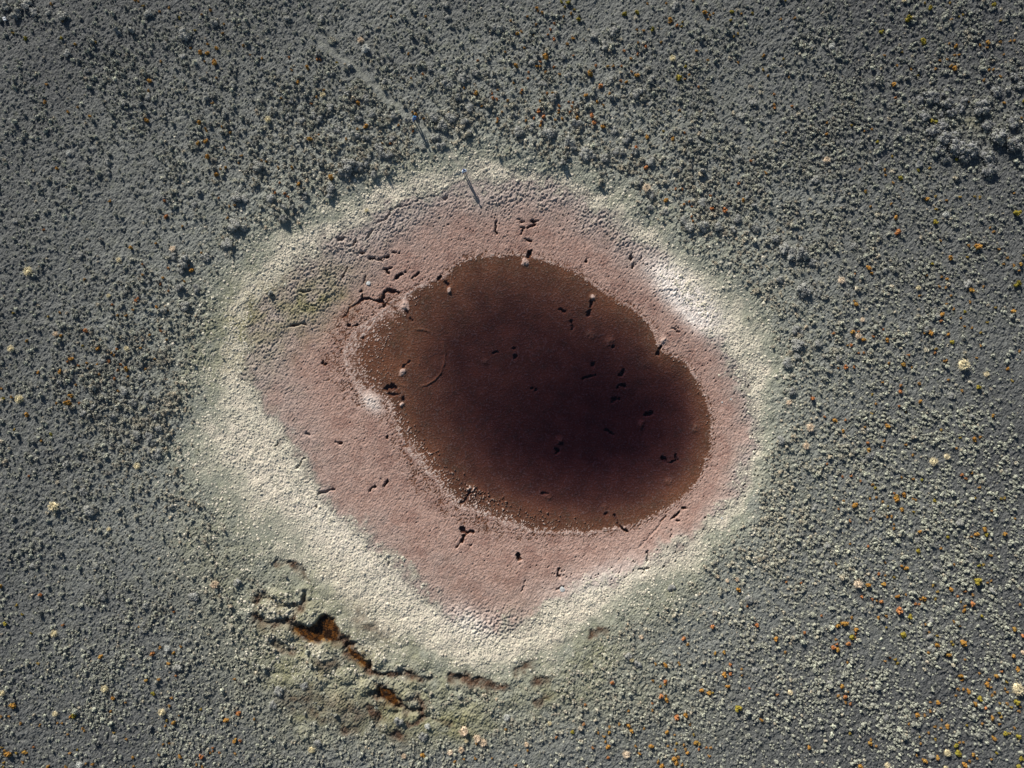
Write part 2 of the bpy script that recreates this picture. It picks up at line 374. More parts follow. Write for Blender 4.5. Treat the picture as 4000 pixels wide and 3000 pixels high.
# lumps of crust standing out of the shallows and little wet hollows along the shore
hf = vnoise(GX, GY, 4.6, 58) * .55 + rng.normal(0, .42, GX.shape)
reach = .5 + 2.6 * gentle * np.clip(.8 + .8 * fbm(GX, GY, .35, 59, 2), .2, 1.6)
out_ = (dW < .1) & (dW > -9) & (hf > .12 + .62 * np.maximum(-dW, 0) / reach)
Z = np.where(out_, np.maximum(Z, WL + .03 + .02 * rng.random(GX.shape)), Z)
in_ = (dW > -.1) & (dW < 6) & (hf < -.2 - 1.0 * (1 - np.exp(-np.maximum(dW, 0) / (.5 * reach))))
Z = np.where(in_, np.minimum(Z, WL - .02), Z)
white = np.maximum(white, .35 * (out_ & (dW < -.2)))
wx = GX + .34 * fbm(GX, GY, 1.1, 60, 3, .7); wy = GY + .34 * fbm(GX, GY, 1.1, 61, 3, .7)
for pts, w, h in RA:
    m = to_m(pts); s = slicer(m, 2.2)
    d = seg_dist(wx[s], wy[s], m) * PXM
    h = h * .8; w = w * .8
    Z[s] += h * np.exp(-(d / w) ** 2) * (.45 + 1.1 * np.clip(1 - worley(GX[s], GY[s], 3.6, 62), 0, 1))
    white[s] = np.maximum(white[s], .2 * np.exp(-(d / w) ** 2))
for pts, dep in ((ring, .1), (ring2, .07)):
    m = to_m(pts); s = slicer(m, 1.0)
    d = seg_dist(GX[s], GY[s], m)
    lift = np.maximum(WL - .004 + .02 * vnoise(GX[s], GY[s], 1.2, 64) - Z[s], 0)
    Z[s] += np.minimum(lift, .12) * np.exp(-(d / .1) ** 2) * np.clip(.55 + 1.3 * fbm(GX[s], GY[s], .7, 75, 2), 0, 1)
hole = np.zeros_like(Z)
for pts, w, dep in CR:
    m = to_m(pts); s = slicer(m, 1.6)
    d = (seg_dist(wx[s], wy[s], m) if w < 15 else seg_dist(.6 * GX[s] + .4 * wx[s], .6 * GY[s] + .4 * wy[s], m)) * PXM
    dep = dep * np.where(dW[s] < -.2, .5, 1.)
    jit = vnoise(GX[s], GY[s], 1.9, 63) + .6 * vnoise(GX[s], GY[s], 4.2, 65)
    k = 1 - sstep(w * .2, w * .2 + 4.2, d - w * .3 * jit)
    hole[s] = np.maximum(hole[s], k * dep)
Z -= hole
peat = np.zeros_like(Z)
for pts, w, dep in BOG:
    m = to_m(pts); s = slicer(m, 2.5)
    d = seg_dist(wx[s] + .25 * fbm(GX[s], GY[s], .8, 66), wy[s], m) * PXM
    jit = w * (.45 * vnoise(GX[s], GY[s], 1.1, 71) + .35 * vnoise(GX[s], GY[s], 2.6, 72))
    k = 1 - sstep(w * .4, w * 1.0 + 7, d - jit)
    Z[s] -= .85 * dep * k * np.clip(.75 + .6 * vnoise(GX[s], GY[s], .7, 73), .2, 1.2)
    peat[s] = np.maximum(peat[s], (1 - sstep(w * .4, w * 1.35 + 12, d - jit + 12 * fbm(GX[s], GY[s], 2, 67))) * np.clip(.8 + .8 * fbm(GX[s], GY[s], .9, 74, 3), .25, 1))
for pts, w in STAIN:
    m = to_m(pts); s = slicer(m, 3.5)
    d = seg_dist(wx[s], wy[s], m) * PXM
    peat[s] = np.maximum(peat[s], .75 * np.exp(-(d / w) ** 2) * np.clip(.75 + .9 * fbm(GX[s], GY[s], 1.4, 68), 0, 1))
amber = np.zeros_like(Z)
pool_z = []
for pl in POOLS:
    m = to_m(pl); s = slicer(m, 2.0)
    d = sdf(wx[s], wy[s], m) - .22
    c = np.mean(np.array(m), 0)
    lvl = -.2
    k = 1 - sstep(-.25, .3, d)
    flat = lvl - .05 + .07 * fbm(GX[s], GY[s], 1.6, 69, 2)
    Z[s] = Z[s] * (1 - k) + flat * k
    peat[s] = np.maximum(peat[s], 1 - sstep(-.1, .45, d))
    amber[s] = np.maximum(amber[s], k)
    pool_z.append(lvl)
for p in MOUND:
    m = [P(p[0], p[1])]; s = slicer(m, 3.0)
    rr = np.hypot(wx[s] - m[0][0], wy[s] - m[0][1]) * PXM / (p[2] / 2.212 * 1.05)
    Z[s] += .24 * (p[2] / 90.) * np.sqrt(np.clip(1 - rr ** 2, 0, 1)) * (1 - amber[s])
    peat[s] *= 1 - .8 * np.clip(1.6 - rr * 1.5, 0, 1) * (1 - amber[s])
mp = to_m(PATH); s = slicer(mp, 1.5)
dP = np.full_like(Z, 9.); dP[s] = seg_dist(wx[s], wy[s], mp)
path = (1 - sstep(.14, .42, dP)) * np.clip(.75 + .6 * fbm(GX, GY, .6, 70, 2), .2, 1)
calm = (1 - sstep(.3, .9, dP)) * .8
m_sh = [P(1630,485), P(1686,602)]; s = slicer(m_sh, 1.2); calm[s] = np.maximum(calm[s], .75 * (1 - sstep(.35, .8, seg_dist(GX[s], GY[s], m_sh))))
m_sh = [P(1815,680), P(1872,792)]; s = slicer(m_sh, 1.2); calm[s] = np.maximum(calm[s], .75 * (1 - sstep(.35, .8, seg_dist(GX[s], GY[s], m_sh))))
Zs = Z.copy()
for _ in range(4): Zs[1:-1, 1:-1] = (Zs[1:-1, 1:-1] * 2 + Zs[:-2, 1:-1] + Zs[2:, 1:-1] + Zs[1:-1, :-2] + Zs[1:-1, 2:]) / 6
Z = Z * (1 - calm) + Zs * calm
Z -= path * .05
# the ledge of broken turf at the north-west edge and small bays in the south rim get extra lumps
brk = np.clip(blob(1900,2440,110,50,-.2), 0, 1)
Z += brk * .16 * (lump - .35) * (dM < 1.5)
Z = Z.astype(np.float64)

def zat(x, y):
    x = np.asarray(x, float); y = np.asarray(y, float)
    i = np.clip(np.searchsorted(xs, x) - 1, 0, nx - 2); j = np.clip(np.searchsorted(ys, y) - 1, 0, ny - 2)
    u = (x - xs[i]) / (xs[i + 1] - xs[i]); v = (y - ys[j]) / (ys[j + 1] - ys[j])
    return (Z[i, j] * (1 - u) + Z[i + 1, j] * u) * (1 - v) + (Z[i, j + 1] * (1 - u) + Z[i + 1, j + 1] * u) * v
def at(F, x, y):
    i = np.clip(np.searchsorted(xs, x), 0, nx - 1); j = np.clip(np.searchsorted(ys, y), 0, ny - 1)
    return F[i, j]

# ---- ground material: colour, grain and wear over the zones above
def ground_material():
    g = N('ground')
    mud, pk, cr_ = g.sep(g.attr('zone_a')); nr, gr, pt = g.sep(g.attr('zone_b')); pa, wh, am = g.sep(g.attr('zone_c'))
    pos = g.geo('Position')
    z = g.node('ShaderNodeSeparateXYZ', {0: pos}, 2)
    n1 = g.noise(.55, 4); n2 = g.noise(2.6, 3); n3 = g.noise(8.0, 3, .65); n4 = g.noise(1.1, 4)
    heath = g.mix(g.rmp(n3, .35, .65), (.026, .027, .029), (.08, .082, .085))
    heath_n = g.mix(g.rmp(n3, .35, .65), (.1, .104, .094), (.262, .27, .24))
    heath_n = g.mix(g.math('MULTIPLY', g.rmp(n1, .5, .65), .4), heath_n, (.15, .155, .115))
    heath = g.mix(g.rmp(nr, .05, .95), heath, heath_n)  # darker outer moor tone carries the painted corner darkening
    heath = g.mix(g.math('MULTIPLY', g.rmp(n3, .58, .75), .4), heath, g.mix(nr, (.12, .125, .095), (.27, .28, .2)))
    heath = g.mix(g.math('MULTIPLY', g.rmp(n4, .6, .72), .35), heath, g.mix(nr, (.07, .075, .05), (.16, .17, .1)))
    crm = g.mix(g.rmp(n3, .3, .7), (.40, .36, .285), (.68, .6, .46))
    crm = g.mix(g.math('MULTIPLY', g.rmp(n1, .45, .62), .5), crm, (.43, .415, .32))
    crm = g.mix(g.math('MULTIPLY', g.rmp(n2, .55, .7), .35), crm, (.5, .4, .33))
    crm = g.mix(g.rmp(cr_, .35, .9), (.3, .3, .2), crm)
    col = g.mix(cr_, heath, crm)
    greym = g.mix(g.rmp(n3, .3, .7), (.23, .185, .16), (.40, .33, .285))
    greym = g.mix(g.math('MULTIPLY', g.rmp(n4, .5, .66), .4), greym, (.27, .25, .19))
    pinkm = g.mix(g.rmp(n2, .3, .72), (.24, .15, .115), (.365, .24, .195))
    pinkm = g.mix(g.math('MULTIPLY', g.rmp(n3, .5, .8), .45), pinkm, (.46, .335, .29))
    pinkm = g.mix(g.math('MULTIPLY', g.rmp(n1, .5, .62), .65), pinkm, (.21, .12, .095))
    mcol = g.mix(pk, greym, pinkm)
    col = g.mix(mud, col, mcol)
    col = g.mix(g.math('MULTIPLY', wh, g.rmp(n2, .25, .6, .45, 1.)), col, (.74, .66, .58))
    gcol = g.mix(g.rmp(n2, .35, .65), (.16, .15, .05), (.22, .2, .1))
    col = g.mix(g.math('MULTIPLY', gr, .72), col, gcol)
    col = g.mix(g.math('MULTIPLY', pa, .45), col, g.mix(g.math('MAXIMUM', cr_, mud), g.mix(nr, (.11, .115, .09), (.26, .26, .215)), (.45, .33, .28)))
    pcol = g.mix(g.rmp(n3, .35, .7), (.035, .021, .014), (.12, .07, .042))
    col = g.mix(pt, col, pcol)
    acol = g.mix(g.rmp(g.noise(2.2, 3), .47, .53), (.035, .022, .012), (.17, .095, .028))
    col = g.mix(am, col, acol)
    # mud that lies under the water line is soaked dark peat
    wet = g.math('MULTIPLY', g.rmp(z, WL + .022, WL - .004), mud)
    bed = g.mix(g.rmp(n1, .3, .7), (.082, .034, .018), (.135, .056, .028))
    bed = g.mix(g.math('MULTIPLY', g.rmp(n4, .48, .66), .55), bed, (.05, .034, .019))
    bed = g.mix(g.math('MULTIPLY', g.rmp(g.noise(.28, 3), .5, .66), .5), bed, (.15, .06, .03))
    bed = g.mix(g.math('MULTIPLY', wh, .55), bed, (.3, .17, .11))
    col = g.mix(wet, col, bed)
    grain = g.noise(4.6, 2, .6)
    mpv = g.node('ShaderNodeMapping', {'Vector': pos, 'Rotation': (0, 0, R(-12)), 'Scale': (1, .33, 1)})
    strk = g.noise(5.5, 2, .6, vec=mpv)
    h = g.math('ADD', g.math('MULTIPLY', grain, 1.1), g.math('MULTIPLY', n3, .8))
    h = g.math('ADD', h, g.math('MULTIPLY', g.math('MULTIPLY', strk, cr_), 1.6))
    col = g.mix(g.math('MULTIPLY', g.rmp(grain, .52, .7), .3), col, g.mix(.5, col, (.45, .42, .36)))
    nor = g.bump(h, .85, .1)
    return g.done(col, .93, .12, nor)
MAT_G = ground_material()

def pack(a, b, c):
    o = np.ones((nx * ny, 4), np.float32)
    o[:, 0] = a.ravel(); o[:, 1] = b.ravel(); o[:, 2] = c.ravel()
    return o
ATT = {'zone_a': pack(mudm, pink, cream), 'zone_b': pack(near_vignette, green, np.clip(peat, 0, 1)), 'zone_c': pack(path, np.clip(white, 0, 1), amber)}
V = np.stack([GX.ravel(), GY.ravel(), Z.ravel()], 1)
idx = np.arange(nx * ny).reshape(nx, ny)
Q = np.stack([idx[:-1, :-1], idx[1:, :-1], idx[1:, 1:], idx[:-1, 1:]], -1).reshape(-1, 4)
def qmean(F): return F.ravel()[Q].mean(1)
is_mud = qmean(mudm) > .5
is_path = (qmean(path) > .45) & ~is_mud
# normals of the undivided sheet, so the pieces meet without a seam
dzx = np.gradient(Z, xs, axis=0); dzy = np.gradient(Z, ys, axis=1)
NR = np.stack([-dzx, -dzy, np.ones_like(Z)], -1).reshape(-1, 3)
NR /= np.linalg.norm(NR, axis=1, keepdims=True)
def sheet(name, sel):
    q = Q[sel]
    u, inv = np.unique(q.ravel(), return_inverse=True)
    me = bpy.data.meshes.new(name)
    me.vertices.add(len(u)); me.vertices.foreach_set('co', V[u].astype(np.float32).ravel())
    me.loops.add(len(inv)); me.loops.foreach_set('vertex_index', inv.astype(np.int32).ravel())
    me.polygons.add(len(q)); me.polygons.foreach_set('loop_start', np.arange(0, 4 * len(q), 4, dtype=np.int32))
    me.polygons.foreach_set('use_smooth', np.ones(len(q), bool))
    me.update()
    for k, a in ATT.items():
        t = me.attributes.new(k, 'FLOAT_COLOR', 'POINT')
        t.data.foreach_set('color', a[u].ravel())
    me.normals_split_custom_set_from_vertices(NR[u].tolist())
    return tag(mesh_obj(name, me, MAT_G), kind='structure')
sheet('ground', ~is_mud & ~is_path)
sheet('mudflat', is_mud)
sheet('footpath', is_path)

# ------------------------------------------------------------------ water
def water_material(name, absorb, density, ripple, tint=(1, 1, 1)):
    g = N(name)
    tr = g.node('ShaderNodeBsdfTransparent', {'Color': tint})
    pos = g.geo('Position')
    mp_ = g.node('ShaderNodeMapping', {'Vector': pos, 'Rotation': (0, 0, R(8)), 'Scale': (.55, 2.1, 1)})
    wv = g.noise(1.5, 3, .6, vec=mp_)
    wv2 = g.noise(.09, 2)
    h = g.math('MULTIPLY', wv, g.rmp(wv2, .4, .6, .25, 1.))
    nor = g.bump(h, ripple, .12)
    gl = g.node('ShaderNodeBsdfGlossy', {'Color': (1, 1, 1), 'Roughness': .06, 'Normal': nor})
    vm = g.node('ShaderNodeVectorMath', {0: g.geo('Incoming'), 1: nor}, 'Value', operation='DOT_PRODUCT')
    om = g.math('SUBTRACT', 1.0, g.math('ABSOLUTE', vm))
    fr = g.math('MULTIPLY_ADD', g.math('POWER', om, 5.0), .98)
    fr.node.inputs[2].default_value = .02
    mx = g.node('ShaderNodeMixShader', {0: fr, 1: tr, 2: gl})
    g.t.links.new(mx, g.out.inputs['Surface'])
    if density:
        vol = g.node('ShaderNodeVolumeAbsorption', {'Color': absorb, 'Density': density})
        g.t.links.new(vol, g.out.inputs['Volume'])
    return g.m
def pool_mesh(name, poly, top, bottom):
    bm = bmesh.new()
    tv = [bm.verts.new((x, y, top)) for x, y in poly]
    bv = [bm.verts.new((x, y, bottom)) for x, y in poly]
    ft = bm.faces.new(tv); fb = bm.faces.new(bv[::-1])
    n = len(poly)
    for i in range(n): bm.faces.new((tv[i], bv[i], bv[(i + 1) % n], tv[(i + 1) % n]))
    bmesh.ops.recalc_face_normals(bm, faces=bm.faces)
    bmesh.ops.triangulate(bm, faces=[ft, fb])
    me = bpy.data.meshes.new(name); bm.to_mesh(me); bm.free()
    return me
step = 1
wp = MUD[::2]
tag(mesh_obj('pond_water', pool_mesh('pond_water', wp, WL, WL - 4), water_material('pond_water', (.35, .24, .46), .85, .6)), kind='structure')
mb = water_material('bog_water', None, 0, .1, (.75, .62, .5))
for pl, lv in zip(POOLS, pool_z):
    m = to_m(pl); c = np.mean(np.array(m), 0)
    m = [tuple(c + (np.array(q) - c) * 1.25) for q in m]
    tag(mesh_obj('bog_pool', pool_mesh('bog_pool', m, lv, lv - .6), mb), kind='structure')

# ------------------------------------------------------------------ plants: meshes
def rv(r): return r.normal(size=3)
def tuft_mesh(name, n, r, h, w, seed, droop=.55, upright=.3):
    """a tussock of arching blades round a low core"""
    q = np.random.default_rng(seed); vs, fs = [], []
    for i in range(n):
        a = q.random() * 6.283; k = q.random() ** .6
        d = np.array([math.cos(a), math.sin(a)]); p = np.array([-d[1], d[0]]) * w * (.6 + .8 * q.random())
        L = r * (upright + (1 - upright) * k) * (.7 + .5 * q.random()); H = h * (1.05 - .45 * k) * (.8 + .35 * q.random())
        b = d * r * .18 * q.random(); tw = q.normal() * .15
        d2 = np.array([math.cos(a + tw), math.sin(a + tw)])
        m1 = b + d * L * .38; m2 = b + d2 * L * .72; t = b + d2 * L
        z1, z2, z3 = H * .72, H, H * (1 - droop * k)
        s = len(vs)
        vs += [(*(b - p), 0), (*(b + p), 0), (*(m1 - p), z1), (*(m1 + p), z1), (*(m2 - p * .8), z2), (*(m2 + p * .8), z2), (*t, z3)]
        fs += [(s, s+1, s+3, s+2), (s+2, s+3, s+5, s+4), (s+4, s+5, s+6)]
    s = len(vs); m = 9
    for j, (rr, zz) in enumerate(((.62, 0), (.5, .45), (.22, .72))):
        for i in range(m):
            a = 6.283 * i / m; e = 1 + .2 * q.normal()
            vs.append((math.cos(a) * r * rr * e, math.sin(a) * r * rr * e, h * zz))
    vs.append((0, 0, h * .78))
    for j in range(2):
        for i in range(m): fs.append((s+j*m+i, s+j*m+(i+1)%m, s+(j+1)*m+(i+1)%m, s+(j+1)*m+i))
    for i in range(m): fs.append((s+2*m+i, s+2*m+(i+1)%m, s+3*m))
    return mesh_np(name, vs, fs)

def leafy_mesh(name, r, h, lobes, leaves, leaf, seed, core=.8, stems=0):
    """a bush: leaf-sized faces spread through several uneven lobes"""
    q = np.random.default_rng(seed); vs, fs = [], []
    L = []
    for i in range(lobes):
        a = 6.283 * (i + q.random() * .7) / lobes; k = 0 if (i == 0 and lobes > 1) else (.35 + .3 * q.random())
        s = .62 - .2 * k * q.random() if lobes > 1 else .95
        L.append((np.array([math.cos(a) * k * r, math.sin(a) * k * r, h * (.45 + .1 * q.normal())]), r * s, h * (.5 + .08 * q.normal())))
    for c, sr, sz in L:
        for i in range(leaves // lobes):
            v = rv(q); v /= np.linalg.norm(v); v[2] = abs(v[2]) * 1.0 - .15
            rad = .82 + .3 * q.random()
            p = c + v * np.array([sr, sr, sz]) * rad
            p[2] = max(p[2], .02)
            nrm = v + .55 * rv(q); nrm /= np.linalg.norm(nrm)
            t = np.cross(nrm, rv(q)); t /= np.linalg.norm(t); b = np.cross(nrm, t)
            e = leaf * (.6 + .8 * q.random())
            k = len(vs)
            vs += [tuple(p - t * e), tuple(p - b * e * .55), tuple(p + t * e), tuple(p + b * e * .55)]
            fs.append((k, k+1, k+2, k+3))
        if core:
            m, rows = 8, ((-.9, .55), (-.2, .95), (.45, .82), (.85, .45))
            k = len(vs)
            for zz, rr in rows:
                for i in range(m):
                    a = 6.283 * i / m; e = core * (1 + .12 * q.normal())
                    vs.append((c[0] + math.cos(a) * sr * rr * e, c[1] + math.sin(a) * sr * rr * e, max(c[2] + sz * zz * core, 0)))
            vs.append((c[0], c[1], c[2] + sz * core))
            for j in range(3):
                for i in range(m): fs.append((k+j*m+i, k+j*m+(i+1)%m, k+(j+1)*m+(i+1)%m, k+(j+1)*m+i))
            for i in range(m): fs.append((k+3*m+i, k+3*m+(i+1)%m, k+4*m))
    return mesh_np(name, vs, fs, smooth=False)

def stem_mesh(name, r, h, n, seed):
    q = np.random.default_rng(seed); vs, fs = [], []
    for i in range(n):
        a = 6.283 * (i + .5 * q.random()) / n
        pts = [np.array([0, 0, 0.]), np.array([math.cos(a) * r * .25, math.sin(a) * r * .25, h * .3]), np.array([math.cos(a + .2) * r * .6, math.sin(a + .2) * r * .6, h * .62])]
        k = len(vs)
        for j, p in enumerate(pts):
            rad = (.07, .05, .02)[j] * r
            for s in range(5):
                b = 6.283 * s / 5
                vs.append((p[0] + math.cos(b) * rad, p[1] + math.sin(b) * rad, p[2]))
        for j in range(2):
            for s in range(5): fs.append((k+j*5+s, k+j*5+(s+1)%5, k+(j+1)*5+(s+1)%5, k+(j+1)*5+s))
    return mesh_np(name, vs, fs)

def plant_mat(name, dark, light, green=None):
    g = N(name)
    r = g.rnd(); n = g.noise(6., 2)
    c = g.mix(g.rmp(r, 0, 1), dark, light)
    c = g.mix(g.math('MULTIPLY', g.rmp(n, .35, .65), .5), c, light)
    if green: c = g.mix(g.math('MULTIPLY', g.rmp(g.noise(2.3, 2), .5, .6), .6), c, green)
    return g.done(c, .85, .2)
M_RUST = plant_mat('rust_foliage', (.27, .095, .03), (.42, .175, .065), (.3, .16, .05))
M_AMBER = plant_mat('amber_foliage', (.235, .11, .018), (.37, .19, .042), (.24, .17, .04))
M_OLIVE = plant_mat('olive_foliage', (.155, .12, .014), (.27, .215, .03), (.17, .17, .03))
M_STRAW = plant_mat('straw_blades', (.42, .36, .19), (.62, .52, .33), (.5, .45, .27))
M_PEACH = plant_mat('peach_blades', (.46, .34, .22), (.6, .48, .34))
M_GREY = plant_mat('grey_foliage', (.125, .125, .122), (.205, .205, .195), (.2, .205, .155))
M_STEM = plant_mat('woody_stem', (.1, .08, .06), (.16, .13, .1))
def stuff_mat(name, dark, light, warm):
    g = N(name)
    t = g.attr('tint', 'INSTANCER', 'Fac'); w = g.attr('warm', 'INSTANCER', 'Fac')
    c = g.mix(t, dark, light)
    c = g.mix(w, c, warm)
    c = g.mix(g.math('MULTIPLY', g.rmp(g.noise(5., 2), .4, .7), .3), c, light)
    return g.done(c, .88, .15)
M_HEATH = stuff_mat('heather_leaves', (.12, .12, .115), (.46, .47, .36), (.44, .35, .24))
M_GRASS = stuff_mat('grass_blades', (.29, .28, .215), (.6, .55, .43), (.5, .4, .33))
M_SMALL = stuff_mat('small_orange_foliage', (.25, .095, .035), (.18, .135, .025), (.3, .18, .08))

